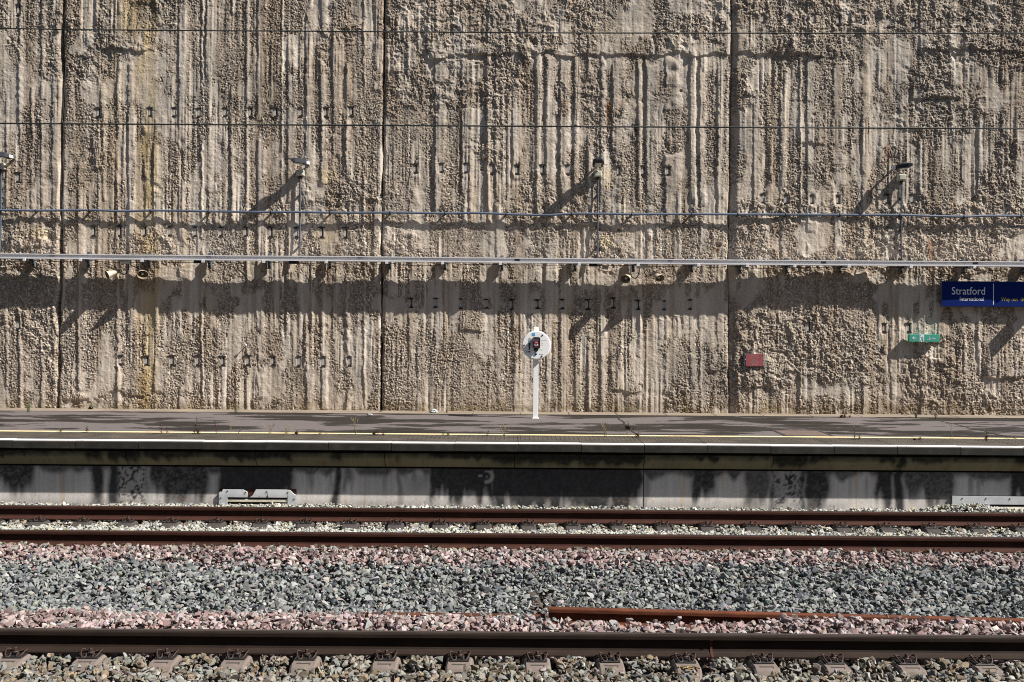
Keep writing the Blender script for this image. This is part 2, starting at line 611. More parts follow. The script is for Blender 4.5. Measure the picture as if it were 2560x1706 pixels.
    pcB = pal[((ja * 7.7 % 1) * 9.999).astype(int)] * (0.75 + 0.5 * jb[..., None])
    c = lerp3(c, pc, np.clip(expo * (domeA > 0.3) * 0.62, 0, 1))
    c = lerp3(c, pcB, np.clip(expo * (domeB > 0.2) * 0.75, 0, 1))
    # weathering: brown, grey and rusty vertical runs
    runs = sst(0.15, 0.75, vn(X, Z, 0.13, 2.4, 63) + 0.4 * vn(X, Z, 0.05, 1.0, 64))
    c = lerp3(c, c * np.array((0.76, 0.69, 0.61)), runs * 0.6)
    gry = sst(0.1, 0.7, vn(X, Z, 1.1, 0.9, 65) + 0.4 * vn(X, Z, 0.25, 0.3, 66))
    c = lerp3(c, c * np.array((0.80, 0.82, 0.84)), gry * 0.7)
    c = lerp3(c, c * np.array((0.66, 0.70, 0.74)), rects(px, py, [(1600, 1690, 150, 330, 0.8), (1170, 1220, 565, 610, 0.7), (1360, 1400, 590, 625, 0.7), (1640, 1830, 880, 990, 0.6), (1980, 2560, 120, 470, 0.35), (1620, 1720, 0, 60, 0.7), (2200, 2260, 530, 620, 0.6)], 22) * (0.6 + 0.4 * vn(X, Z, 0.15, 0.2, 67)))
    # olive algae run, left of the middle
    yx = 372 + 8 * vn(X * 0, Z, 1.0, 0.7, 68)
    al = boxm(px, yx - 26, yx + 20, 16) * (0.50 + 0.35 * vn(X, Z, 0.10, 0.5, 69))
    al += 0.55 * boxm(px, 300, 345, 18) * (1 - sst(60, 120, py)) + 0.12 * boxm(px, 345, 390, 20) * boxm(py, 320, 470, 40)
    al = np.maximum(al, rects(px, py, [(255, 300, 100, 420, 0.18)], 20))
    c = lerp3(c, c * np.array((0.94, 0.80, 0.42)), np.clip(al, 0, 1))
    # cream efflorescence
    cr = rects(px, py, [(795, 830, 425, 460, 0.8), (1500, 1540, 425, 470, 0.55), (1500, 1535, 585, 625, 0.6), (85, 120, 570, 600, 0.6), (790, 830, 570, 605, 0.6), (2235, 2250, 560, 610, 0.4)], 9) * (0.7 + 0.4 * vn(X, Z, 0.08, 0.1, 70))
    c = lerp3(c, np.array((0.66, 0.55, 0.36)), np.clip(cr, 0, 1))
    # rust runs
    ru = np.zeros_like(h)
    for (a, y0, y1, w, s) in ((1521, 256, 345, 5, 0.9), (2218, 360, 430, 3, 0.8), (1155, 240, 300, 3, 0.4), (107, 140, 160, 3, 0.6), (2092, 8, 16, 6, 0.6), (1793, 618, 632, 6, 0.7), (2326, 600, 720, 6, 0.5), (1412, 250, 300, 6, 0.5), (590, 945, 960, 2, 0.6)):
        ru = np.maximum(ru, s * boxm(px, a - w, a + w, 3) * sst(y0 - 4, y0 + 4, py) * (1 - sst(y0, y1 + 8, py) * 0.9) * (py < y1 + 10))
    c = lerp3(c, np.array((0.30, 0.13, 0.04)), np.clip(ru, 0, 1))
    # paint dabs left by a removed sign
    for (dx_, dy_) in ((907, 813), (926, 812), (916, 828), (908, 842), (926, 842), (1517, 831)):
        w = 1 - sst(2.5, 4.5, np.hypot(px - dx_, py - dy_) + 1.2 * vn(X, Z, 0.03, 0.03, 71))
        c = lerp3(c, np.array((0.72, 0.72, 0.70)), w)
    # damp, mossy foot
    foot = sst(985, 1030, py + 14 * vn(X, Z, 0.25, 0.2, 72))
    c = lerp3(c, c * np.array((0.45, 0.40, 0.30)), foot * (0.55 + 0.4 * vn(X, Z, 0.12, 0.12, 73)) * (1 - 0.6 * smooth))
    moss = sst(995, 1025, py) * sst(0.15, 0.5, vn(X, Z, 0.3, 0.08, 74))
    c = lerp3(c, np.array((0.20, 0.155, 0.055)), moss * 0.40)
    c = lerp3(c, np.array((0.50, 0.46, 0.41)), tz * 0.7)
    c = np.clip(c * np.array((0.93, 0.895, 0.855)) * (1 - 0.11 * (1 - sst(330, 640, py + 60 * vn(X, Z, 1.2, 0.8, 3))) * (1 - 0.4 * smooth))[..., None], 0.006, 0.8)  # upper part darkened: dirt and lens vignette both put into the colour
    return h, c, px, py


wall = empty('retaining_wall', (0, DW, ZB), 'tall rough concrete retaining wall behind the far platform, streaked and pitted', 'wall')
WALLH = []          # keep coarse samples for later placement


def wall_panel(k, xl, xr):
    step = 0.0090
    z = np.arange(ZB, ZT, step, dtype=np.float64)
    XL = xl(z)
    XR = xr(z)
    nx = int(round(float(np.mean(XR - XL)) / step))
    t = np.linspace(0, 1, nx)
    X = XL[:, None] + (XR - XL)[:, None] * t[None, :]
    Z = np.repeat(z[:, None], nx, 1)
    h, c, px, py = wall_field(X, Z, k)
    # rounded, chipped arrises at the joints
    for dist in (X - XL[:, None], XR[:, None] - X):
        h -= 0.028 * np.exp(-(dist / (0.022 + 0.014 * vn(X, Z, 0.3, 0.25, 48))) ** 2)
    WALLH.append((X[::4, ::4], Z[::4, ::4], h[::4, ::4]))
    Y = DW - h
    zz = Z + 0.0
    V = np.stack([X, Y, zz], -1)
    # returns at both edges and along the top
    left = np.stack([XL - 0.001, np.full_like(XL, DW + 0.32), z], -1)[:, None, :]
    right = np.stack([XR + 0.001, np.full_like(XR, DW + 0.32), z], -1)[:, None, :]
    V = np.concatenate([left, V, right], 1)
    Cc = np.concatenate([c[:, :1], c, c[:, -1:]], 1)
    top = V[-1:].copy()
    top[..., 1] = DW + 0.6
    V = np.concatenate([V, top], 0)
    Cc = np.concatenate([Cc, Cc[-1:]], 0)
    nz, nn = V.shape[:2]
    idx = np.arange(nz * nn).reshape(nz, nn)
    q = np.stack([idx[:-1, :-1], idx[:-1, 1:], idx[1:, 1:], idx[1:, :-1]], -1).reshape(-1, 4)
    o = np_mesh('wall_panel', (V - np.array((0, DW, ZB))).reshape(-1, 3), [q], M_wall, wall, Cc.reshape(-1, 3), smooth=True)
    return o


def const(x):
    return lambda z: np.full_like(z, x)


XLW, XRW = -11.6, 11.6
panels = [wall_panel(0, const(XLW), lambda z: joint_x(0, z, -1)),
          wall_panel(1, lambda z: joint_x(0, z, 1), lambda z: joint_x(1, z, -1)),
          wall_panel(2, lambda z: joint_x(1, z, 1), lambda z: joint_x(2, z, -1)),
          wall_panel(3, lambda z: joint_x(2, z, 1), const(XRW))]
for k in range(3):
    z = np.linspace(ZB, ZT, 60)
    xc = 0.5 * (joint_x(k, z, 1) + joint_x(k, z, -1))
    V = []
    for x_, z_ in zip(xc, z):
        V += [(x_ - 0.09, 0.33, z_ - ZB), (x_ + 0.09, 0.33, z_ - ZB)]
    f = np.array([(2 * i, 2 * i + 1, 2 * i + 3, 2 * i + 2) for i in range(59)])
    np_mesh('joint_filler', np.array(V), [f], M_seal, wall)


def wall_h(x, z, r=0.06):
    """mean height of the wall face near a point"""
    b = []
    for X, Z, h in WALLH:
        m = (np.abs(X - x) < r) & (np.abs(Z - z) < r)
        if m.any():
            b.append(float(h[m].mean()))
    return sum(b) / len(b) if b else 0.0


# anchor slots: dark lens-shaped cut above, pale broken web, dark wedge below
def slot_mesh(seed):
    r = random.Random(seed)
    mb = MB()
    w = 0.066 + r.uniform(-0.012, 0.014)
    t = 0.017 + r.uniform(-0.005, 0.010)
    sk = r.uniform(-0.006, 0.006)
    e = 0.006
    # upper cut: lens with a tick above it
    mb.m = 0
    mb.prism_y([(-w, 0.094 + sk), (-w * 0.45, 0.092 - t * 0.5), (0.0, 0.090 - t), (w * 0.5, 0.093 - t * 0.6), (w, 0.096 - sk), (w * 0.45, 0.102), (0.009, 0.104), (0.003, 0.120 + r.uniform(0.0, 0.025)), (-0.004, 0.105), (-w * 0.45, 0.101)], -0.010, 0.03)
    # lower wedge
    d = r.uniform(-0.010, 0.016)
    mb.prism_y([(-w * 0.85 + d, -0.098), (d + w * 0.7, -0.102), (d + w * 0.9, -0.096), (d + w * 0.45, -0.072), (d + 0.012, -0.050 + r.uniform(-0.015, 0.012)), (d - 0.015, -0.074), (d - w * 0.5, -0.088)], -0.006, 0.03)
    # dark stem: shade on the pocket's right side, set in as a dark plate
    a = r.uniform(0.004, 0.014)
    if r.random() < 0.55:
        mb.prism_y([(a, -0.070), (a + 0.022 + r.uniform(-0.006, 0.008), -0.066), (a + 0.018, 0.0), (a + 0.026 + r.uniform(-0.008, 0.008), 0.072), (a - 0.004, 0.076), (a + 0.004, 0.01)], 0.010, 0.03)
    # pale web
    mb.m = 1
    a0 = r.uniform(-0.040, -0.030)
    mb.prism_y([(a0 + r.uniform(-0.004, 0.004), -0.066), (a - 0.004, -0.064), (a + r.uniform(-0.006, 0.0), 0.0), (a - 0.004, 0.072), (a0, 0.074), (a0 + r.uniform(-0.006, 0.006), 0.01)], 0.004, 0.03)
    if r.random() < 0.5:
        c0 = a + 0.026
        mb.prism_y([(c0, -0.04 + r.uniform(-0.02, 0.02)), (c0 + 0.014, -0.036), (c0 + 0.012, 0.045), (c0 + 0.002, 0.05 + r.uniform(-0.02, 0.02))], 0.002, 0.03)
    return mb


slot_proto = []
for s in range(6):
    o = slot_mesh(s).build('anchor_slot', [M_slotdark, M_slotpale], panels[0])
    slot_proto.append(o)
used = set()
for n, (tx, tzc, a) in enumerate(TIES):
    s = (n * 5 + n // 3) % 6
    pan = panels[0 if a < 150 else 1 if a < 955 else 2 if a < 1825 else 3]
    if s in used:
        o = slot_proto[s].copy()
        COL.objects.link(o)
    else:
        o = slot_proto[s]
        used.add(s)
    o.parent = pan
    k_ = rnd.uniform(0.85, 1.12)
    o.location = (tx, -SLOTB.get((tx, tzc), 0.0), tzc - ZB)
    o.scale = (k_ * rnd.choice((1, 1, 1)), 1, rnd.uniform(0.9, 1.08))
# ------------------------------------------------------------------ platform
YE = 14.17          # platform edge
ZP = 0.787          # platform level
X0, X1 = -11.6, 11.6

# --- ground under everything, reaching the horizon
M_soil = simple('dark_track_bed', (0.055, 0.05, 0.045), (0.03, 0.028, 0.026), 5, 0.95, bstr=0.4)
mb = MB()
mb.add([(-300, -300, -0.75), (300, -300, -0.75), (300, 300, -0.75), (-300, 300, -0.75)], [(0, 1, 2, 3)])
tag(mb.build('ground', M_soil), kind='structure')

# --- asphalt surface
m, nt, b = new_mat('stained_asphalt')
v = obj_coord(nt, (0.36, 0.95, 1))
n1 = noise_node(nt, 1.0, 5, 0.55, v)
v2 = obj_coord(nt, (0.35, 1.2, 1))
n2 = noise_node(nt, 2.2, 4, 0.6, v2)
mm = N(nt, 'ShaderNodeMath', operation='ADD')
nt.links.new(n1.outputs['Fac'], mm.inputs[0]); nt.links.new(n2.outputs['Fac'], mm.inputs[1])
c1 = ramp(nt, mm.outputs[0], [(0.88, (0.021, 0.0175, 0.0155)), (0.985, (0.037, 0.0305, 0.0275)), (1.03, (0.092, 0.077, 0.073)), (1.13, (0.132, 0.113, 0.110))])
v3 = obj_coord(nt)
n3 = noise_node(nt, 160, 2, 0.6, v3)
g = ramp(nt, n3.outputs['Fac'], [(0.3, (0.7,) * 3), (0.72, (1.25,) * 3)])
nt.links.new(mixc(nt, 1.0, c1, g, 'MULTIPLY'), b.inputs['Base Color'])
rr = ramp(nt, mm.outputs[0], [(0.84, (0.62,) * 3), (1.14, (0.9,) * 3)])
nt.links.new(rr, b.inputs['Roughness'])
b.inputs['Specular IOR Level'].default_value = 0.25
bump(nt, b, n3.outputs['Fac'], 0.5, 0.004)
M_asph = m
mb = MB()
mb.box(X0, X1, YE + 1.03, DW - 0.47, ZP - 0.15, ZP)
platform = mb.build('platform_pavement', M_asph)
tag(platform, kind='structure')

M_edgestrip = simple('gutter_concrete', (0.30, 0.245, 0.19), (0.17, 0.135, 0.10), 3.0, 0.9, bstr=0.3, stretch=(0.5, 3, 1))
mb = MB()
xs = X0
while xs < X1:
    w_ = rnd.uniform(0.88, 0.92)
    mb.box(xs, min(xs + w_ - 0.008, X1), DW - 0.465, DW + 0.1, ZP - 0.12, ZP + 0.012, 0.006)
    xs += w_
strip = mb.build('gutter_strip', M_edgestrip, platform)
M_gap = simple('gap_dirt', (0.03, 0.026, 0.022), (0.015, 0.013, 0.012), 20, 0.95)
mb = MB()
for xa, wd in ((1.92, 0.035), (7.70, 0.03)):
    xs_ = [xa + 0.02 * math.sin(i * 1.7) for i in range(14)]
    for i in range(13):
        y0 = YE + 1.04 + i * 0.251
        mb.add([(xs_[i], y0, ZP + 0.004), (xs_[i] + wd, y0, ZP + 0.004), (xs_[i + 1] + wd, y0 + 0.251, ZP + 0.004), (xs_[i + 1], y0 + 0.251, ZP + 0.004)], [(0, 1, 2, 3)])
mb.box(X0, X1, DW - 0.487, DW - 0.468, ZP - 0.01, ZP + 0.005)
mb.build('expansion_gap', M_gap, platform)

# painted lines
def paint(name, c, worn):
    m, nt, b = new_mat(name)
    v = obj_coord(nt)
    n = noise_node(nt, 26, 6, 0.7, v)
    n_ = noise_node(nt, 2.4, 3, 0.5, v)
    ad = N(nt, 'ShaderNodeMath', operation='ADD')
    nt.links.new(n.outputs['Fac'], ad.inputs[0]); nt.links.new(n_.outputs['Fac'], ad.inputs[1])
    col = ramp(nt, ad.outputs[0], [(0.70, worn), (0.82, tuple(x * 0.8 for x in c)), (1.0, c)])
    nt.links.new(col, b.inputs['Base Color'])
    b.inputs['Roughness'].default_value = 0.7
    return m

M_white = paint('white_line_paint', (0.80, 0.80, 0.80), (0.35, 0.34, 0.33))
M_yellow = paint('yellow_line_paint', (0.80, 0.66, 0.36), (0.30, 0.24, 0.14))
mb = MB(); mb.box(X0, X1, YE + 1.035, YE + 1.150, ZP - 0.02, ZP + 0.004)
mb.build('yellow_line', M_yellow, platform)

# --- platform edge: coping slabs, corbel blocks, face panels
edge = empty('platform_edge_wall', (0, YE, 0), 'stained concrete platform edge wall with overhanging coping above the far rail', 'platform wall')
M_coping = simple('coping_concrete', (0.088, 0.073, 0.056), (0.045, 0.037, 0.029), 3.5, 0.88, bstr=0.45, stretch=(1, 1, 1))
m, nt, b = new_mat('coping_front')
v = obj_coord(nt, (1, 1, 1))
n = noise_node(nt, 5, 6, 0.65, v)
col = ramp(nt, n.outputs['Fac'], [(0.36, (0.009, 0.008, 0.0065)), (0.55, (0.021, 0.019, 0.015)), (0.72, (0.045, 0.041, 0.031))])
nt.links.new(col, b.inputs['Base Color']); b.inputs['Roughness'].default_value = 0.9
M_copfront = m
xs = X0
blis = []
slab_i = 0
while xs < X1 - 0.02:
    xe = min(xs + 0.90, X1)
    mb = MB()
    zt = ZP + 0.002 * math.sin(slab_i * 2.1)
    mb.prism_x([(0.0, zt - 0.112), (0.0, zt - 0.012), (0.012, zt), (1.028, zt), (1.028, zt - 0.112)], xs + 0.004, xe - 0.004)
    # tactile blisters on the inner half, pressed into the slab
    for r_ in range(6):
        for q in range(13):
            bx, by = xs + 0.05 + q * 0.066, 0.50 + r_ * 0.085
            if bx > xe - 0.03:
                continue
            n6 = 6
            vv = [(bx + 0.014 * math.cos(6.283 * k / n6), by + 0.014 * math.sin(6.283 * k / n6), zt) for k in range(n6)]
            vv += [(bx + 0.009 * math.cos(6.283 * k / n6), by + 0.009 * math.sin(6.283 * k / n6), zt + 0.006) for k in range(n6)]
            mb.add(vv, [(k, (k + 1) % n6, n6 + (k + 1) % n6, n6 + k) for k in range(n6)] + [tuple(range(n6, 2 * n6))])
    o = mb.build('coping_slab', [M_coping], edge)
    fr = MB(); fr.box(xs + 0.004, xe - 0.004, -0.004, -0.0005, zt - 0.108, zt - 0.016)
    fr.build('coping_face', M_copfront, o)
    wl = MB(); wl.box(xs + 0.004, xe - 0.004, 0.006, 0.155, zt - 0.004, zt + 0.004)
    wl.build('white_line', M_white, o)
    xs = xe
    slab_i += 1

M_face = attr_mat('stained_face_concrete', rough=0.9, fine=(60, 0.82, 1.15), bstr=0.25, bscale=80, bdist=0.004)
DARK = [(-300, 95, .8, .6), (232, 262, .9, 1), (278, 372, .95, .95), (375, 520, .8, .75), (548, 742, .95, .8), (836, 858, .9, 1), (864, 884, .6, .4), (1000, 1006, .9, 1), (1075, 1240, .9, .6), (1235, 1606, 1.0, .95),
        (1612, 1620, .6, .8), (1728, 1792, .85, .55), (1865, 1925, .7, .5), (1925, 2010, 1.0, 1), (2010, 2072, .85, .7), (2190, 2234, .9, .8), (2238, 2262, 1.0, 1.2), (2266, 2392, .75, .6), (2520, 2800, .9, .8), (770, 786, .5, .5)]


def stain_grid(name, z0, z1, yf, base, parent, seed, joints, olive=0.0, drip=0.5, prof=None):
    """vertical face made of panels with their own stain colouring; yf(z) gives its depth"""
    js = [X0] + joints + [X1]
    for a, b_ in zip(js[:-1], js[1:]):
        nx = max(4, int((b_ - a) / 0.02))
        zz = np.linspace(z0, z1, prof or 30)
        xx = np.linspace(a + 0.006, b_ - 0.006, nx)
        X, Z = np.meshgrid(xx, zz)
        px = 1280 + X * F / (YE + 0.25)
        t = (z1 - Z) / (z1 - z0)           # 0 top .. 1 bottom
        c = np.ones(X.shape + (3,)) * np.array(base)
        c = c * (1 + 0.16 * vn(X, Z, 0.5, 0.5, seed))[..., None] * (1 + 0.10 * vn(X, Z, 0.03, 0.8, seed + 1))[..., None]
        rust = sst(0.5, 0.8, vn(X, Z, 0.035, 0.9, seed + 2)) * 0.5
        c = lerp3(c, c * np.array((0.9, 0.66, 0.42)), rust)
        dk = np.zeros_like(X)
        for (p0, p1, w, reach) in DARK:
            fade = 1 - sst(reach * 0.45, reach * 1.05, t + 0.22 * vn(X, Z, 0.10, 3.0, seed + 3) + 0.1 * vn(X, Z, 0.04, 0.3, seed + 4))
            dk = np.maximum(dk, w * boxm(px + 8 * vn(X, Z, 0.2, 0.2, seed + 5), p0, p1, 9) * fade)
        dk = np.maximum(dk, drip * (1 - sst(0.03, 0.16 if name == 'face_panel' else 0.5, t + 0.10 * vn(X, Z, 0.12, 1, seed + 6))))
        dk = np.maximum(dk, 0.38 * sst(0.45, 0.8, vn(X, Z, 0.06, 1.2, seed + 7) + 0.4 * vn(X, Z, 0.35, 1.0, seed + 11)) * (1 - sst(0.1, 0.7, t)))
        speck = sst(-0.5, 0.3, vn(X, Z, 0.022, 0.022, seed + 8) + 0.6 * vn(X, Z, 0.06, 0.06, seed + 9))
        dk = dk * (0.86 + 0.14 * speck)
        flake = sst(0.0, 0.5, vn(X, Z, 0.021, 0.026, seed + 12) + 0.4 * vn(X, Z, 0.10, 0.16, seed + 9)) * (rects(px, 0 * px, [(300, 372, -9, 9, 1.0), (1935, 2005, -9, 9, 0.9)], 10) if name == 'face_panel' else 0)
        dk = np.maximum(dk * (1 - 0.75 * (1 - flake) * (flake * 0 + (rects(px, 0 * px, [(300, 372, -9, 9, 1.0), (1935, 2005, -9, 9, 0.9)], 10) if name == 'face_panel' else 0))), 0)
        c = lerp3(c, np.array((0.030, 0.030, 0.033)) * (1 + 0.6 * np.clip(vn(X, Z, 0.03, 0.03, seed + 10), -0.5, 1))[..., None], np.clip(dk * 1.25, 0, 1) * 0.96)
        if olive > 0:
            c = lerp3(c, c * np.array((0.92, 0.84, 0.50)), np.full(X.shape, olive))
        Y = yf(Z) + 0.0 * X
        # pale scraped arc and plugs
        if name == 'face_panel':
            for (qx, qy, rr_) in ((1219, 1190, 17),):
                r_ = np.hypot(px - qx, (1190 - qy) + (Z - P(qx, qy, YE + .25).z) * -F / (YE + .25))
                arc = boxm(r_, 10, 19, 2) * ((px - qx) > -4) * (Z < P(qx, qy - 8, YE + .25).z + 0.04)
                c = lerp3(c, np.array((0.50, 0.47, 0.40)), np.clip(arc * 0.8, 0, 1))
            spots = (vn(X, Z, 0.025, 0.025, 29) > 0.86) & (t > 0.5)
            c = lerp3(c, np.array((0.30, 0.15, 0.06)), spots * 0.6)
        V = np.stack([X, Y, Z], -1).reshape(-1, 3)
        nz = len(zz)
        idx = np.arange(nz * nx).reshape(nz, nx)
        q = np.stack([idx[:-1, :-1], idx[:-1, 1:], idx[1:, 1:], idx[1:, :-1]], -1).reshape(-1, 4)
        # side returns
        ret = []
        rf = []
        for col_ in (0, nx - 1):
            o = len(V) + len(ret)
            for j in range(nz):
                ret.append((xx[col_], float(yf(zz[j:j + 1])[0]) + 0.12, zz[j]))
            for j in range(nz - 1):
                rf.append((idx[j, col_], idx[j + 1, col_], o + j + 1, o + j))
        V = np.concatenate([V, np.array(ret)])
        cc = np.concatenate([c.reshape(-1, 3), c[:, 0], c[:, -1]])
        np_mesh(name, V, [q, np.array(rf)], M_face, parent, np.clip(cc, 0.004, 0.8), smooth=False)


def jx(*pxs):
    return [P(a, 1150, YE + 0.12).x for a in pxs]


# upper corbel: upright band then a slope running back to the wall
ZC0 = ZP - 0.118


def corb_y(z):
    z = np.asarray(z, dtype=float)
    t = (ZC0 - z)
    return np.where(t < 0.035, 0.15, np.where(t < 0.115, 0.085, 0.085 + (t - 0.115) / 0.125 * 0.115))


stain_grid('corbel_block', ZC0 - 0.25, ZC0, corb_y, (0.22, 0.207, 0.172), edge, 14, jx(-10, 316, 639, 962, 1287, 1610, 1932, 2255), olive=0.6, drip=0.8, prof=40)
stain_grid('face_panel', -0.45, ZC0 - 0.275, lambda z: np.full(np.shape(z), 0.222), (0.64, 0.605, 0.575), edge, 30, jx(-420, 1612), olive=0.0, drip=0.7, prof=50)
mb = MB()
mb.box(X0, X1, 0.30, 0.5, -0.6, ZP - 0.13)
mb.build('wall_core', M_gap, edge)
# stencilled numbers, plate and plug on the face
M_teal = simple('teal_stencil', (0.05, 0.30, 0.36), (0.05, 0.16, 0.18), 60, 0.8)
M_pblue = simple('pale_blue_stencil', (0.45, 0.66, 0.78), (0.25, 0.36, 0.42), 60, 0.8)
M_plate = simple('grey_plate', (0.40, 0.42, 0.45), None, 40, 0.6)
for body, pxl, c_ in (('4', (774, 1203), M_pblue), ('5', (2451, 1214), M_teal)):
    p = P(*pxl, YE + 0.22)
    text_obj('stencil_number', body, c_, p.x, 0.2195, p.z, 0.072, edge, loc=(0, 0, 0))
mb = MB(); p = P(1201, 1189, YE + 0.25); mb.box(p.x - 0.03, p.x + 0.03, 0.205, 0.2195, p.z - 0.018, p.z + 0.018, 0.003)
mb.build('number_plate', M_plate, edge)
mb = MB(); p = P(1217, 1191, YE + 0.25); mb.lathe([(0, 0.008), (0, 0.016), (0.012, 0.016), (0.012, 0.008)], (p.x, 0.2225, p.z), (0, -1, 0), 12)
mb.build('ring_bolt', M_plate, edge)

# --- vents at the foot of the face
M_ventw = simple('white_vent_paint', (0.72, 0.74, 0.76), (0.60, 0.62, 0.64), 4, 0.5, bstr=0.1)
M_ventg = simple('grey_vent_paint', (0.56, 0.58, 0.60), (0.46, 0.48, 0.50), 4, 0.5, bstr=0.1)
M_rust = simple('dark_rust', (0.085, 0.026, 0.012), (0.03, 0.012, 0.008), 18, 0.85)
M_ruststain = simple('rust_stain', (0.30, 0.12, 0.04), (0.16, 0.06, 0.02), 40, 0.85)
M_black = simple('black_void', (0.012, 0.012, 0.012), (0.008, 0.008, 0.008), 10, 0.9)
M_louvre = simple('cream_louvre', (0.66, 0.62, 0.52), (0.52, 0.46, 0.34), 9, 0.5)
M_bolt = simple('dark_bolt', (0.05, 0.045, 0.04), (0.025, 0.022, 0.02), 60, 0.6)


def vent(pxl, pxr, pyt, broken, label, mat):
    D = YE + 0.20
    a = P(pxl, pyt, D); b_ = P(pxr, pyt + ROLL * (pxr - pxl), D)
    Wd = b_.x - a.x
    Hh = 0.36
    root = empty('vent_cover', (a.x, YE + 0.211, a.z - Hh), label, 'vent')
    ox0, ox1 = Wd * 0.11, Wd * 0.892
    oz1, oz0 = Hh - 0.118, 0.02
    mb = MB()
    mb.box(0, Wd, 0.0, 0.008, 0, Hh)
    mb.build('back_plate', M_rust if broken else M_black, root)
    fr = MB()
    y0, y1 = -0.022, -0.002
    if broken:
        fr.prism_y([(0.0, 0.0), (ox0, 0.0), (ox0, oz1), (Wd * 0.365, oz1), (Wd * 0.368, Hh - 0.045), (Wd * 0.315, Hh - 0.008), (Wd * 0.05, Hh - 0.004), (Wd * 0.04, Hh - 0.045), (Wd * 0.02, Hh - 0.040), (0.0, Hh - 0.055)], y0, y1)
        fr.prism_y([(Wd * 0.40, oz1), (ox1, oz1), (ox1, 0.0), (Wd, 0.0), (Wd, Hh - 0.085), (Wd * 0.955, Hh - 0.055), (Wd * 0.925, Hh - 0.012), (Wd * 0.87, Hh - 0.004), (Wd * 0.48, Hh - 0.004), (Wd * 0.455, Hh - 0.055), (Wd * 0.435, Hh - 0.09)], y0, y1)
    else:
        fr.prism_y([(0.0, 0.0), (ox0 * 1.2, 0.0), (ox0 * 1.2, oz1), (ox1 * 1.05, oz1), (ox1 * 1.05, 0.0), (Wd, 0.0), (Wd, Hh - 0.006), (0.0, Hh)], y0, y1)
    frame = fr.build('cover_frame', mat, root)
    lo = MB()
    for zc in (oz1 - 0.062, oz1 - 0.135, oz1 - 0.208):
        lo.add([(ox0, -0.016, zc), (ox1, -0.016, zc), (ox1, -0.004, zc + 0.034), (ox0, -0.004, zc + 0.034), (ox0, -0.016, zc - 0.006), (ox1, -0.016, zc - 0.006)], [(0, 1, 2, 3), (4, 5, 1, 0)])
    lo.build('louvre', M_louvre, root)
    dk = MB(); dk.box(ox0 - 0.005, ox1 * 1.05, -0.0018, -0.0005, 0.0, oz1 + 0.004)
    dk.build('dark_opening', M_black, root)
    for fx, fz in (((0.11, Hh - 0.03), (0.345, Hh - 0.045), (0.62, Hh - 0.035), (0.895, Hh - 0.04), (0.025, Hh - 0.13), (0.975, Hh - 0.14)) if broken else ((0.12, Hh - 0.035), (0.41, Hh - 0.035), (0.70, Hh - 0.035), (0.985, Hh - 0.035), (0.025, Hh - 0.135))):
        bo = MB(); bo.lathe([(0, 0.010), (0.006, 0.009), (0.009, 0.005), (0.009, 0.0)], (fx * Wd, -0.022, fz), (0, -1, 0), 8)
        bo.build('bolt', M_bolt, frame)
    if broken:
        rs = MB()
        for fx, w_, z1_, z0_ in ((0.628, 0.010, Hh - 0.04, oz1 + 0.002), (0.628, 0.035, oz1 + 0.03, oz1 + 0.001), (0.895, 0.008, Hh - 0.05, oz1 + 0.001), (0.33, 0.012, Hh - 0.065, Hh - 0.085), (0.305, 0.010, Hh - 0.02, Hh - 0.032), (0.47, 0.008, oz1 + 0.05, oz1 + 0.04), (0.53, 0.010, oz1 + 0.022, oz1 + 0.01), (0.68, 0.008, Hh - 0.06, oz1 + 0.05)):
            rs.prism_y([(fx * Wd - w_ * 0.6, z0_), (fx * Wd + w_ * 0.5, z0_ + 0.003), (fx * Wd + w_ * 0.35, (z0_ + z1_) / 2), (fx * Wd + w_ * 0.2, z1_), (fx * Wd - w_ * 0.25, z1_ - 0.004), (fx * Wd - w_ * 0.3, (z0_ + z1_) / 2 - 0.004)], -0.0232, -0.0222)
        rs.build('rust_stain', M_ruststain, frame)
    return root


vent(548, 740.5, 1222.5, True, 'white louvred vent cover with rusty broken top edge, half sunk in ballast', 'x' and M_ventw)
vent(2380, 2585, 1240, False, 'intact grey louvred vent cover under the teal number 5', M_ventg)

# ------------------------------------------------------------------ tracks
YN, YF1, YF2 = 8.16, 11.90, 13.43
RH = 0.172
def rail_mat(name, c, c2):
    m, nt, b = new_mat(name)
    v = obj_coord(nt, (0.5, 1, 1))
    n = noise_node(nt, 9, 6, 0.65, v)
    col = ramp(nt, n.outputs['Fac'], [(0.3, c2), (0.7, c)])
    v_ = obj_coord(nt)
    n_ = noise_node(nt, 140, 3, 0.6, v_)
    g = ramp(nt, n_.outputs['Fac'], [(0.3, (0.75,) * 3), (0.7, (1.25,) * 3)])
    nt.links.new(mixc(nt, 1.0, col, g, 'MULTIPLY'), b.inputs['Base Color'])
    b.inputs['Roughness'].default_value = 0.75
    b.inputs['Specular IOR Level'].default_value = 0.2
    bump(nt, b, n_.outputs['Fac'], 0.35, 0.003)
    return m

M_railn = rail_mat('near_rail_steel', (0.028, 0.0175, 0.013), (0.017, 0.010, 0.0075))
M_railf = rail_mat('far_rail_rust', (0.058, 0.022, 0.0145), (0.033, 0.013, 0.009))
M_rails = rail_mat('fresh_rust', (0.15, 0.047, 0.021), (0.070, 0.023, 0.012))
M_runtop = simple('running_band', (0.06, 0.05, 0.045), (0.035, 0.028, 0.024), 3, 0.45, stretch=(0.2, 3, 1), spec=0.35)

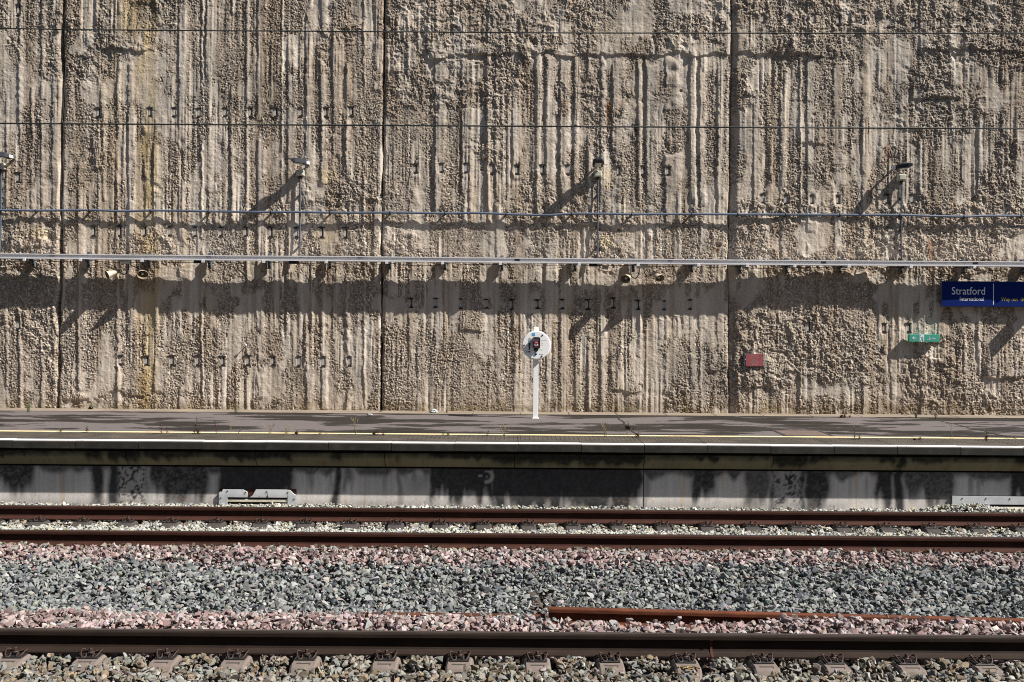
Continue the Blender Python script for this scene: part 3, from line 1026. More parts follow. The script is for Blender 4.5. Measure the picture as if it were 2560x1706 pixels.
HALF = [(0.075, 0.0), (0.075, 0.0105), (0.060, 0.0145), (0.030, 0.0245), (0.014, 0.034), (0.0085, 0.050), (0.0082, 0.112), (0.0105, 0.121), (0.032, 0.1275), (0.0355, 0.1315), (0.0360, 0.156), (0.0335, 0.1655), (0.026, 0.1705), (0.012, 0.172)]
RAILP = HALF + [(-a, z) for a, z in HALF[::-1]]


def rail(name, y, mat, label, x0=X0, x1=X1, z=-RH, group=None):
    root = empty(name, (0, y, z), label, 'rail', group)
    mb = MB()
    mb.prism_x([(a, q) for a, q in RAILP], x0, x1, segs=24)
    mb.build('rail_body', mat, root)
    mb = MB(); mb.box(x0, x1, -0.024, 0.022, 0.1722, 0.1732)
    mb.build('running_surface', M_runtop, root)
    return root


r_near = rail('rail', YN, M_railn, 'dark brown running rail nearest to the camera, in front of the pink ballast', group='running rails')
rail('rail', YF1, M_railf, 'rusty red running rail between the pink ballast and the far sleepers', group='running rails')
rail('rail', YF2, M_railf, 'rusty red running rail closest to the platform edge wall', group='running rails')
p = P(1777, 1625, YN)
mb = MB()
pr = [(a * 1.18 if abs(a) > 0.02 else a * 1.7, z_ + (0.0015 if z_ > 0.17 else 0) + (-0.001 if z_ < 0.001 else 0.0015)) for a, z_ in RAILP if z_ < 0.15]
mb.prism_x(pr, p.x - 0.010, p.x + 0.010)
mb.build('weld_collar', M_rust, r_near)

# spare rails lying in the ballast
pA = P(1371, 1518, 9.42)
root = empty('spare_rail', (pA.x, 9.42, pA.z - RH), 'orange rusted spare rail lying in the ballast, its cut end in view', 'rail', rz=math.radians(-1.9))
root.rotation_euler = (0.0, math.radians(0.55), math.radians(-1.6))
mb = MB(); mb.prism_x(RAILP, 0, 9.5, segs=6); mb.build('rail_body', M_rails, root)
pB = P(1366, 1536, 9.44)
root = empty('spare_rail', (pB.x, 9.45, pB.z - RH - 0.006), 'dark rusted spare rail almost buried in ballast beside the cut rail end', 'rail')
root.rotation_euler = (0.0, math.radians(0.35), math.radians(0.5))
mb = MB(); mb.prism_x(RAILP, -1.75, -0.015, segs=3); mb.build('rail_body', rail_mat('old_rust', (0.12, 0.042, 0.022), (0.05, 0.02, 0.012)), root)

# sleepers -------------------------------------------------------------
M_sleep = simple('sleeper_concrete', (0.205, 0.165, 0.142), (0.145, 0.116, 0.100), 7, 0.9, bstr=0.5, bdist=0.005)
M_sleepd = simple('sleeper_concrete_dark', (0.078, 0.066, 0.060), (0.042, 0.036, 0.033), 7, 0.9, bstr=0.5, bdist=0.005)
M_clip = simple('clip_steel', (0.050, 0.024, 0.017), (0.026, 0.014, 0.010), 40, 0.6)
M_guide = simple('guide_plate', (0.020, 0.020, 0.021), (0.012, 0.012, 0.012), 30, 0.5)
M_cast = simple('cast_mark_shade', (0.060, 0.048, 0.042), (0.035, 0.028, 0.024), 60, 0.9)


def sleeper_mesh(yrails):
    """y stations relative to the first rail; pads level at the rails, sunk in the middle"""
    mb = MB()
    ya, yb = yrails
    lo, hi = min(yrails), max(yrails)
    st = [(lo - 0.50, -0.05, 0.10), (lo - 0.47, -0.015, 0.10), (lo - 0.27, 0.0, 0.105), (lo + 0.255, 0.0, 0.105), (lo + 0.285, -0.020, 0.103), (lo + 0.34, -0.085, 0.095),
          (hi - 0.34, -0.085, 0.095), (hi - 0.285, -0.020, 0.103), (hi - 0.255, 0.0, 0.105), (hi + 0.27, 0.0, 0.105), (hi + 0.47, -0.015, 0.10), (hi + 0.50, -0.05, 0.10)]
    rings = []
    for y, z, w_ in st:
        c = 0.016
        rings.append([(-w_ - 0.035, y, -0.2), (-w_, y, z - c), (-w_ + c, y, z), (w_ - c, y, z), (w_, y, z - c), (w_ + 0.035, y, -0.2)])
    v = [q for r_ in rings for q in r_]
    f = []
    for i in range(len(st) - 1):
        for k in range(6):
            k2 = (k + 1) % 6
            f.append((i * 6 + k, i * 6 + k2, (i + 1) * 6 + k2, (i + 1) * 6 + k))
    mb.add(v, f)
    mb.add(rings[0], [tuple(range(6))]); mb.add(rings[-1], [tuple(range(6))])
    return mb


def clip_mb(s):
    """W-shaped tension clamp on side s of the rail (s=-1: camera side), origin on the pad centre"""
    mb = MB()
    y0 = s * 0.125
    def q(x, dy, z):
        return (x, y0 + s * dy, z)
    for sx in (-1, 1):
        pts = [q(0.018 * sx, -0.012, 0.040), q(0.030 * sx, 0.012, 0.030), q(0.026 * sx, 0.038, 0.016), q(0.036 * sx, 0.052, 0.010), q(0.054 * sx, 0.050, 0.012), q(0.068 * sx, 0.030, 0.026), q(0.078 * sx, 0.0, 0.044), q(0.084 * sx, -0.030, 0.052),
               q(0.076 * sx, -0.052, 0.046), q(0.050 * sx, -0.056, 0.036), q(0.026 * sx, -0.040, 0.034)]
        mb.tube(pts, 0.0068, 7)
    return mb


def screw_mb(s):
    mb = MB()
    y0 = s * 0.125
    mb.lathe([(0.0, 0.006), (0.0, 0.026), (0.008, 0.026), (0.012, 0.016)], (0, y0, 0.034), (0, 0, 1), 12)
    mb.lathe([(0.012, 0.0145), (0.036, 0.0135), (0.038, 0.011), (0.038, 0.0)], (0, y0, 0.034), (0, 0, 1), 4, smooth=False)
    return mb


def guide_mb(s):
    mb = MB()
    a, b_ = sorted((s * 0.078, s * 0.185))
    mb.box(-0.078, 0.078, a, b_, 0.0005, 0.013, 0.003)
    return mb


def mark_mb(s, r):
    """cast recess frame on the sleeper shoulder"""
    mb = MB()
    y0 = s * 0.235
    mb.box(-0.055, 0.055, y0 - 0.003 - 0.018 * (s < 0), y0 + 0.0, 0.0002, 0.0012)
    mb.box(0.050, 0.055, y0 - 0.034, y0 - 0.0225, 0.0002, 0.0012)
    return mb


def make_sleeper(y, others, mat, label, group):
    root = empty('sleeper', (0, y, -RH - 0.010), label, 'sleeper', group)
    sleeper_mesh((0.0, others)).build('sleeper_body', mat, root)
    for yr in (0.0, others):
        for s in (-1, 1):
            c = clip_mb(s).build('rail_clamp', M_clip, root, (0, yr, 0))
            screw_mb(s).build('coach_screw', M_clip, c)
            guide_mb(s).build('guide_plate', M_guide, root, (0, yr, 0))
        pad = MB(); pad.box(-0.085, 0.085, -0.074, 0.074, 0.0005, 0.0095); pad.build('rail_pad', M_guide, root, (0, yr, 0))
    mark_mb(-1, rnd).build('cast_mark', M_cast, root)
    return root


near_px = [42, 230, 419, 595, 768, 967, 1150, 1342, 1524, 1712, 1904, 2080, 2262, 2451]
sl0 = make_sleeper(YN, -1.507, M_sleep, 'brown concrete sleeper showing its flat shoulder in front of the nearest rail', 'sleepers of the near track')
nx_ = [P(a, 1645, YN - 0.1).x for a in near_px]
nx_ = [nx_[0] - 0.62] + nx_ + [nx_[-1] + 0.6]
for i, x in enumerate(nx_):
    o = sl0 if i == 0 else copy_tree(sl0)
    o.location.x = x
    o.rotation_euler.z = rnd.uniform(-0.012, 0.012)
    if i == 10:
        o['label'] = 'concrete sleeper with faded yellow paint scrawl, just beside the rail weld'
        M_ypaint = simple('yellow_scrawl', (0.42, 0.30, 0.10), (0.16, 0.11, 0.05), 30, 0.8)
        mb = MB()
        mb.tube([(-0.08 + 0.016 * k, -0.27 + 0.018 * math.sin(k * 1.5), 0.0012) for k in range(6)], 0.006, 5)
        mb.tube([(0.01 + 0.030 * math.cos(k * 0.9), -0.285 + 0.02 * math.sin(k * 0.9), 0.0012) for k in range(7)], 0.006, 5)
        mb.tube([(0.05 + 0.012 * k, -0.26 - 0.012 * k, 0.0012) for k in range(4)], 0.006, 5)
        mb.build('paint_scrawl', M_ypaint, o)
far_px = [103, 211, 323, 432, 545, 656, 766, 878, 990, 1100, 1209, 1320, 1431, 1543, 1655, 1765, 1876, 1989, 2101, 2210, 2322, 2435, 2545]
fx_ = [P(a, 1300, YF2 - 0.1).x for a in far_px]
fx_ = [fx_[0] - 1.2, fx_[0] - 0.6] + fx_ + [fx_[-1] + 0.6, fx_[-1] + 1.2]
sl1 = make_sleeper(YF2, YF1 - YF2, M_sleepd, 'dark grey concrete sleeper lying in pale ballast between the two far rails', 'sleepers of the far track')
for i, x in enumerate(fx_):
    o = sl1 if i == 0 else copy_tree(sl1)
    o.location.x = x
    o.rotation_euler.z = rnd.uniform(-0.012, 0.012)

# ------------------------------------------------------------------ ballast
M_stone = attr_mat('crushed_stone', rough=0.9, fine=(55, 0.78, 1.2), bstr=0.35, bscale=90, bdist=0.006, spec=0.25)
import bmesh


def stone_variants(n):
    out = []
    for s in range(n):
        r = random.Random(100 + s)
        bm = bmesh.new()
        ax = (1.0, r.uniform(0.6, 0.95), r.uniform(0.42, 0.8))
        for _ in range(11):
            while True:
                p = Vector((r.uniform(-1, 1), r.uniform(-1, 1), r.uniform(-1, 1)))
                if 0.55 < p.length < 1.0:
                    break
            p = p.normalized() * r.uniform(0.82, 1.0)
            bm.verts.new((p.x * ax[0], p.y * ax[1], p.z * ax[2]))
        res = bmesh.ops.convex_hull(bm, input=bm.verts[:])
        for v_ in [v_ for v_ in bm.verts if not v_.link_faces]:
            bm.verts.remove(v_)
        bmesh.ops.triangulate(bm, faces=bm.faces[:])
        bm.verts.index_update()
        V = np.array([v_.co[:] for v_ in bm.verts], np.float32) * 0.5
        T = np.array([[v_.index for v_ in f_.verts] for f_ in bm.faces], np.int32)
        bm.free()
        out.append((V, T))
    return out


STV = stone_variants(28)


def rot_mats(n):
    q = RNG.normal(size=(n, 4)); q /= np.linalg.norm(q, axis=1)[:, None]
    w_, x, y, z = q.T
    return np.stack([np.stack([1 - 2 * (y * y + z * z), 2 * (x * y - z * w_), 2 * (x * z + y * w_)], -1),
                     np.stack([2 * (x * y + z * w_), 1 - 2 * (x * x + z * z), 2 * (y * z - x * w_)], -1),
                     np.stack([2 * (x * z - y * w_), 2 * (y * z + x * w_), 1 - 2 * (x * x + y * y)], -1)], 1)


def ballast(name, x0, x1, y0, y1, zf, size, dens, palf, label, keep=None, layers=((0.0, 1.0),)):
    VV, TT, CC = [], [], []
    off = 0
    for dz, fr in layers:
        n = int((x1 - x0) * (y1 - y0) * dens * fr)
        x = RNG.uniform(x0, x1, n); y = RNG.uniform(y0, y1, n)
        sz = size * np.exp(RNG.normal(0, 0.33, n)).clip(0.45, 1.8)
        z = zf(x, y) + dz + RNG.uniform(-0.012, 0.012, n)
        if keep is not None:
            k = keep(x, y, z, sz)
            x, y, z, sz = x[k], y[k], z[k], sz[k]
            n = len(x)
        col = palf(x, y, n)
        R = rot_mats(n)
        # stones settle flat side down: flatten the tilt a little
        var = RNG.integers(0, len(STV), n)
        for vi, (V, T) in enumerate(STV):
            m = np.nonzero(var == vi)[0]
            if not len(m):
                continue
            W = np.einsum('nij,vj->nvi', R[m], V) * sz[m][:, None, None]
            W[..., 2] *= 0.85
            W += np.stack([x[m], y[m], z[m]], -1)[:, None, :]
            VV.append(W.reshape(-1, 3))
            TT.append((T[None] + (np.arange(len(m)) * len(V))[:, None, None]).reshape(-1, 3) + off)
            CC.append(np.repeat(col[m], len(V), 0))
            off += len(m) * len(V)
    o = np_mesh(name, np.concatenate(VV), [np.concatenate(TT)], M_stone, None, np.concatenate(CC))
    tag(o, label, None, kind='stuff')
    return o


def pal(cols, weights, var=0.16):
    cols = np.array(cols); weights = np.array(weights) / sum(weights)
    cols = cols * 0.90
    def f(x, y, n):
        i = RNG.choice(len(cols), n, p=weights)
        return np.clip(cols[i] * (1 + RNG.normal(0, var, n))[:, None] * (1 + RNG.normal(0, 0.03, (n, 3))), 0.02, 0.75)
    return f


GREY = [(0.215, 0.226, 0.224), (0.155, 0.166, 0.170), (0.285, 0.290, 0.278), (0.20, 0.203, 0.182), (0.10, 0.108, 0.114), (0.26, 0.25, 0.22)]
PINK = [(0.30, 0.218, 0.208), (0.36, 0.285, 0.275), (0.235, 0.158, 0.148), (0.40, 0.345, 0.335), (0.17, 0.125, 0.115), (0.29, 0.245, 0.22), (0.26, 0.26, 0.255)]
TAN = [(0.225, 0.207, 0.172), (0.165, 0.138, 0.105), (0.275, 0.268, 0.24), (0.125, 0.103, 0.082), (0.205, 0.21, 0.198), (0.24, 0.185, 0.125)]
PALE = [(0.40, 0.40, 0.36), (0.48, 0.47, 0.43), (0.34, 0.32, 0.25), (0.28, 0.28, 0.26), (0.42, 0.38, 0.28), (0.38, 0.40, 0.40)]
p_grey = pal(GREY, (5, 4, 4, 2, 2, 1)); p_pink = pal(PINK, (5, 5, 3, 3, 2, 2, 1)); p_tan = pal(TAN, (4, 3, 3, 2, 3, 2)); p_pale = pal(PALE, (5, 4, 3, 2, 2, 3))


def mid_z(x, y):
    w_ = 0.022 * vn(x, y, 0.9, 0.5, 33) - 0.055 * boxm(x, 0.2, 2.4, 0.5) * boxm(y, 8.7, 9.4, 0.12)
    return np.interp(y, [8.25, 8.55, 9.0, 9.25, 9.6, 10.2, 11.1, 11.45, 11.7, 11.85], [-0.235, -0.215, -0.185, -0.205, -0.30, -0.285, -0.185, -0.150, -0.155, -0.19]) + w_


def p_mid(x, y, n):
    g_, k_ = p_grey(x, y, n), p_pink(x, y, n)
    b1 = np.interp(x, [-6, -2, -0.5, 6], [9.52, 9.40, 9.30, 9.27]) + 0.07 * vn(x, y * 0, 0.6, 1, 34) + RNG.normal(0, 0.07, n)
    b2 = 11.12 + 0.10 * vn(x, y * 0, 0.7, 1, 35) + RNG.normal(0, 0.11, n)
    pk = ((y < b1) | (y > b2)) ^ (RNG.random(n) < 0.012)
    c = np.where(pk[:, None], k_, g_)
    t = p_tan(x, y, n)
    near = (y > 11.62) & (RNG.random(n) < 0.7)
    c = np.where(near[:, None], t, c)
    # dirt-brown stones below the spare rail's end
    br = (np.abs(x - 0.33) < 0.12) & (y < 10.2) & (y > 9.4) & (RNG.random(n) < 0.5)
    return np.where(br[:, None], np.array((0.075, 0.055, 0.045)), c)


def keep_mid(x, y, z, s):
    # keep the upstanding spare rail and the rails' feet free
    k = ~((y > YF1 - 0.10) & (z + s * 0.3 > -0.165)) & ~((y < YN + 0.10) & (z + s * 0.3 > -0.165))
    # ballast piled in front of the spare rails, open behind
    sp = (x > 0.30) & (np.abs(y - (9.42 - (x - 0.33) * 0.028)) < 0.075 + s * 0.30)
    return k & ~sp


mid = ballast('ballast', -8.2, 8.2, YN + 0.085, YF1 - 0.085, mid_z, 0.072, 450, p_mid, 'coarse grey and pink crushed stone ballast heaped between the two tracks', keep_mid, layers=((0.0, 1.0), (-0.05, 0.7), (0.026, 0.16)))


def clear_sleepers(xs, hw):
    xs = np.array(xs)
    def f(x):
        return np.min(np.abs(x[:, None] - xs[None]), 1)
    return f


dn = clear_sleepers(nx_, 0.1)
df = clear_sleepers(fx_, 0.1)


def near_z(x, y):
    d = dn(x)
    inner = YN - y           # distance from the rail towards the camera
    side = -0.205 + 0.03 * sst(0.12, 0.25, d) + 0.012 * vn(x, y, 0.35, 0.3, 36)
    past = sst(0.28, 0.36, inner)
    return side * (1 - past) + past * (-0.200 + 0.02 * vn(x, y, 0.4, 0.4, 37))


def keep_near(x, y, z, s):
    d = dn(x)
    inner = YN - y
    on = (d < 0.125 + s * 0.30) & (inner < 0.305 + s * 0.25)
    rl = (inner < 0.085 + s * 0.35)
    return ~(on | rl)


ballast('ballast', -6.6, 6.6, 6.0, YN - 0.03, near_z, 0.064, 600, p_tan, 'tan and grey ballast packed round the nearest sleepers in front of the dark rail', keep_near, layers=((0.0, 1.0), (-0.04, 0.5), (0.02, 0.12)))


def far_z(x, y):
    d = df(x)
    return -0.222 + 0.026 * sst(0.12, 0.24, d) + 0.010 * vn(x, y, 0.3, 0.3, 38) + 0.03 * sst(0.45, 0.7, YF2 - y)


def keep_far(x, y, z, s):
    d = df(x)
    on = (d < 0.115 + s * 0.3) & ((YF2 - y < 0.30 + s * 0.25) | (y - YF1 < 0.30 + s * 0.2))
    rl = (YF2 - y < 0.085 + s * 0.3) | (y - YF1 < 0.085 + s * 0.3)
    return ~(on | rl)


def p_far(x, y, n):
    a, b_ = p_pale(x, y, n), p_tan(x, y, n) * 1.25
    m = (YF2 - y < 0.32) & (RNG.random(n) < 0.6)
    return np.where(m[:, None], b_, a)


ballast('ballast', -8.6, 8.6, YF1 + 0.03, YF2 - 0.03, far_z, 0.058, 620, p_far, 'pale bleached ballast between the two far rails', keep_far, layers=((0.0, 1.0), (-0.03, 0.4), (0.014, 0.10)))


def back_z(x, y):
    hump = 0.085 * np.exp(-((x - P(2420, 1260, 14.3).x) / 0.5) ** 2) + 0.02 * np.exp(-((x - P(780, 1260, 14.3).x) / 0.5) ** 2)
    return np.interp(y, [YF2 + 0.05, YF2 + 0.3, 14.1, 14.42], [-0.22, -0.175, -0.160, -0.150]) + 0.012 * vn(x, y, 0.35, 0.3, 39) + hump * sst(14.0, 14.3, y)


ballast('ballast', -8.8, 8.8, YF2 + 0.09, YE + 0.25, back_z, 0.056, 650, p_pale, 'narrow strip of pale ballast along the foot of the platform edge wall', lambda x, y, z, s: (y - YF2 > 0.12 + s * 0.4), layers=((0.0, 1.0), (-0.03, 0.4)))

# the bed the stones lie on
ys = [4.0, 6.0, 7.6, 8.0, 8.25, 8.6, 9.1, 9.6, 10.2, 11.1, 11.45, 11.75, 12.2, 13.1, 13.5, 14.0, 14.5]
zs_ = [-0.34, -0.31, -0.30, -0.33, -0.33, -0.30, -0.28, -0.38, -0.365, -0.27, -0.24, -0.28, -0.29, -0.29, -0.27, -0.25, -0.24]
V, f = [], []
for i, (y, z) in enumerate(zip(ys, zs_)):
    V += [(-40, y, z), (40, y, z)]
    if i:
        f.append((2 * i - 2, 2 * i - 1, 2 * i + 1, 2 * i))
V += [(-40, 4.0, -0.74), (40, 4.0, -0.74)]
f.append((len(V) - 2, len(V) - 1, 1, 0))
mb = MB(); mb.add(V, f); tag(mb.build('track_bed', M_soil), kind='structure')
# ------------------------------------------------------------------ things fixed to the wall
M_galv = simple('galvanised_steel', (0.74, 0.73, 0.74), (0.60, 0.59, 0.60), 3, 0.5, 0.0, stretch=(0.4, 4, 4))
M_galvd = simple('bracket_steel', (0.13, 0.14, 0.16), (0.08, 0.088, 0.10), 12, 0.55)
M_arm = simple('arm_steel', (0.06, 0.062, 0.068), (0.035, 0.036, 0.04), 12, 0.6)
M_conduit = simple('blue_grey_conduit', (0.115, 0.15, 0.215), (0.08, 0.105, 0.155), 4, 0.5, stretch=(0.5, 1, 1))
M_riser = simple('riser_conduit', (0.075, 0.095, 0.13), (0.05, 0.065, 0.09), 6, 0.55)
M_lampd = simple('lamp_housing', (0.022, 0.026, 0.036), (0.013, 0.015, 0.021), 20, 0.5)
M_lens = simple('lamp_lens', (0.62, 0.58, 0.50), (0.5, 0.46, 0.38), 12, 0.3)
M_boxc = simple('cream_box_plastic', (0.50, 0.50, 0.42), (0.43, 0.43, 0.36), 5, 0.5)
M_wp = simple('white_plastic', (0.75, 0.76, 0.78), (0.62, 0.63, 0.65), 10, 0.5)
M_cable = simple('black_cable', (0.018, 0.018, 0.018), (0.010, 0.010, 0.010), 10, 0.6)
M_horn = simple('cream_horn', (0.55, 0.46, 0.35), (0.44, 0.36, 0.27), 9, 0.5)
M_horni = simple('horn_inside', (0.30, 0.24, 0.14), (0.20, 0.155, 0.085), 9, 0.6)
M_whitecap = simple('phase_plug', (0.62, 0.62, 0.62), (0.5, 0.5, 0.5), 10, 0.5)

# --- cable trunking: long channel on arms
DT = DW - 0.325           # front face
TB = 0.175                 # depth of the channel
brk_px = [88, 226, 377, 527, 676, 827, 976, 1113, 1255, 1437, 1582, 1727, 1847, 1963, 2096, 2249, 2405, 2552]
trunk_px = [(-40, 633), (128, 634.8), (377, 637.0), (527, 638.5), (900, 641.0), (1293, 644.8), (1676, 648.0), (2060, 651.0), (2440, 653.2), (2600, 654.6)]
tk = empty('cable_trunking', (0, DT, P(1280, 645, DT).z), 'long pale grey steel cable trunking running along the wall on brackets', 'cable trunking')
Z0 = tk.location.z


def tz_at(px):
    for (a, ya), (b, yb) in zip(trunk_px[:-1], trunk_px[1:]):
        if a <= px <= b:
            return P(px, ya + (yb - ya) * (px - a) / (b - a), DT).z
    return P(px, trunk_px[-1][1] if px > 0 else trunk_px[0][1], DT).z


TH = 0.095
prof = [(0.0, 0.0), (0.0, -0.017), (0.026, -0.019), (0.026, -0.066), (0.0, -0.068), (0.0, -TH), (TB, -TH), (TB, 0.0)]
cuts = [-140, 128, 520, 900, 1293, 1676, 2060, 2440, 2680]
for a, b_ in zip(cuts[:-1], cuts[1:]):
    xa, xb = P(a, 640, DT).x + 0.002, P(b_, 640, DT).x - 0.002
    za, zb = tz_at(max(a, -40)) - Z0, tz_at(min(b_, 2599)) - Z0
    mb = MB()
    n = len(prof)
    v = [(xa, y, z + za) for y, z in prof] + [(xb, y, z + zb) for y, z in prof]
    mb.add(v, [(k, (k + 1) % n, n + (k + 1) % n, n + k) for k in range(n)])
    mb.add(v[:n], [tuple(range(n))]); mb.add(v[n:], [tuple(range(n))])
    seg = mb.build('channel_section', M_galv, tk)
    # splice plate with four bolts
    sp = MB()
    sp.box(xb - 0.045, xb + 0.049, 0.020, 0.0255, zb - 0.062, zb - 0.022)
    s_ = sp.build('splice_plate', M_galvd if rnd.random() < 0.4 else M_galv, seg)
    bo = MB()
    for dx in (-0.03, -0.012, 0.016, 0.034):
        for dz in (-0.032, -0.052):
            bo.lathe([(0, 0.006), (0.005, 0.005), (0.005, 0.0)], (xb + dx, 0.020, zb + dz), (0, -1, 0), 6)
    bo.build('splice_bolt', M_bolt, s_)
for i, a in enumerate(brk_px):
    x = P(a, 660, DW).x
    zt = tz_at(min(max(a, 0), 2599)) - Z0
    br = MB()
    br.box(x - 0.028, x + 0.028, 0.238, 0.30, zt - 0.235, zt + 0.055)       # upright channel on the wall
    o = br.build('wall_bracket', M_galvd, tk)
    hl = MB()
    hl.box(x - 0.015, x + 0.015, 0.2355, 0.2376, zt - 0.155, zt - 0.11)
    hl.box(x - 0.015, x + 0.015, 0.2355, 0.2376, zt - 0.205, zt - 0.165)
    hl.build('bracket_slot', M_black, o)
    ar = MB()
    ar.box(x - 0.015, x + 0.015, 0.004, 0.2375, zt - 0.134, zt - TH - 0.001)
    ar.build('bracket_arm', M_arm, o)
    li = MB()
    sh = -0.05 if a < 700 else (-0.03 if a < 1300 else (0.06 if a < 1700 else 0.09))
    li.box(x + sh - 0.028, x + sh + 0.028, -0.006, 0.012, zt - 0.137, zt - TH + 0.014, 0.002)
    li.box(min(x, x + sh) - 0.02, max(x, x + sh) + 0.02, 0.0125, 0.03, zt - 0.132, zt - TH - 0.0015)
    li.build('clamp_lug', M_galv, o)

# thin cable slung under the trunking
mb = MB()
pts = []
prev = brk_px[0] - 140
for a in brk_px:
    for t in (0.0, 0.25, 0.5, 0.75):
        q = prev + (a - prev) * t
        sag = (0.030 + 0.02 * math.sin(a)) * 4 * t * (1 - t)
        pts.append((P(q, 660, DT).x, 0.05 + 0.03 * math.sin(q * 0.02), tz_at(min(max(q, -39), 2599)) - Z0 - 0.122 - sag))
    prev = a
mb.tube(pts, 0.0055, 5)
o = mb.build('hanging_cable', M_cable, None, (0, DT, Z0))
tag(o, 'thin black cable sagging between the brackets below the trunking', 'cable')

# small plates under the trunking
for (a, y0, wpx, lab) in ((731, 653, 22, 'small dark plate under the trunking below the second wall lamp'), (490, 655, 16, 'small dark box under the trunking, right of the paired horn speakers on the olive streak'), (1484, 657, 20, 'small dark plate under the trunking below the third wall lamp')):
    x = P(a, y0, DT).x
    wd = wpx / 131.4
    z = tz_at(a) - TH
    root = empty('junction_box', (x, DT + 0.05, z), lab, 'junction box')
    mb = MB(); mb.box(-wd / 2, wd / 2, 0, 0.10, -0.052, -0.001, 0.005); mb.build('box_body', M_arm, root)
    mb = MB(); mb.box(-wd / 2 + 0.012, wd / 2 - 0.012, -0.004, -0.0005, -0.044, -0.01, 0.001); mb.build('box_lid', M_cable, root)
    mb = MB(); mb.tube([(wd / 2, 0.05, -0.03), (wd / 2 + 0.05, 0.06, -0.028), (wd / 2 + 0.09, 0.12, -0.01)], 0.007, 6); mb.build('cable_tail', M_cable, root)

# --- blue grey conduit pipe with clips
DP = DW - 0.085
pipe_px = [(-60, 525), (0, 525.5), (90, 527), (224, 526), (300, 528.5), (377, 527), (450, 527.5), (522, 529), (600, 530), (678, 530.5), (750, 531), (826, 532), (900, 532.5), (976, 532), (1050, 533), (1113, 534), (1190, 533), (1266, 536), (1340, 538), (1385, 537.5),
           (1430, 535), (1520, 535), (1580, 536.5), (1640, 536), (1730, 536), (1845, 536.5), (1965, 537), (2100, 537.5), (2250, 538), (2330, 540.5), (2410, 542), (2470, 540), (2540, 540), (2640, 541)]
clip_px = [90, 224, 377, 522, 678, 826, 976, 1113, 1266, 1430, 1580, 1730, 1845, 1965, 2100, 2250, 2410, 2553]
p0 = P(1280, 536, DP)
cd = empty('conduit_pipe', (0, DP, p0.z), 'long blue-grey conduit pipe clipped along the wall above the trunking', 'conduit')
ctrl = [P(a, b_, DP) for a, b_ in pipe_px]
pts = []
for i in range(len(ctrl) - 1):
    pm = ctrl[max(i - 1, 0)]; a = ctrl[i]; b_ = ctrl[i + 1]; pn = ctrl[min(i + 2, len(ctrl) - 1)]
    for t in (0, 0.25, 0.5, 0.75):
        q = 0.5 * ((2 * a) + (b_ - pm) * t + (2 * pm - 5 * a + 4 * b_ - pn) * t * t + (3 * a - pm - 3 * b_ + pn) * t ** 3)
        pts.append((q.x, 0, q.z - p0.z))
mb = MB(); mb.tube(pts, 0.0215, 10); mb.build('pipe', M_conduit, cd)


def pipe_z(x):
    return float(np.interp(x, [q[0] for q in pts], [q[2] for q in pts]))


for a in clip_px:
    x = P(a, 535, DP).x
    z = pipe_z(x)
    mb = MB()
    mb.lathe([(-0.016, 0.0225), (-0.016, 0.027), (0.016, 0.027), (0.016, 0.0225)], (x, 0, z), (1, 0, 0), 12)
    mb.box(x - 0.013, x + 0.013, 0.022, 0.115, z - 0.014, z + 0.014)
    mb.box(x - 0.030, x - 0.002, 0.005, 0.03, z - 0.044, z - 0.016)
    mb.build('pipe_clip', M_arm, cd)

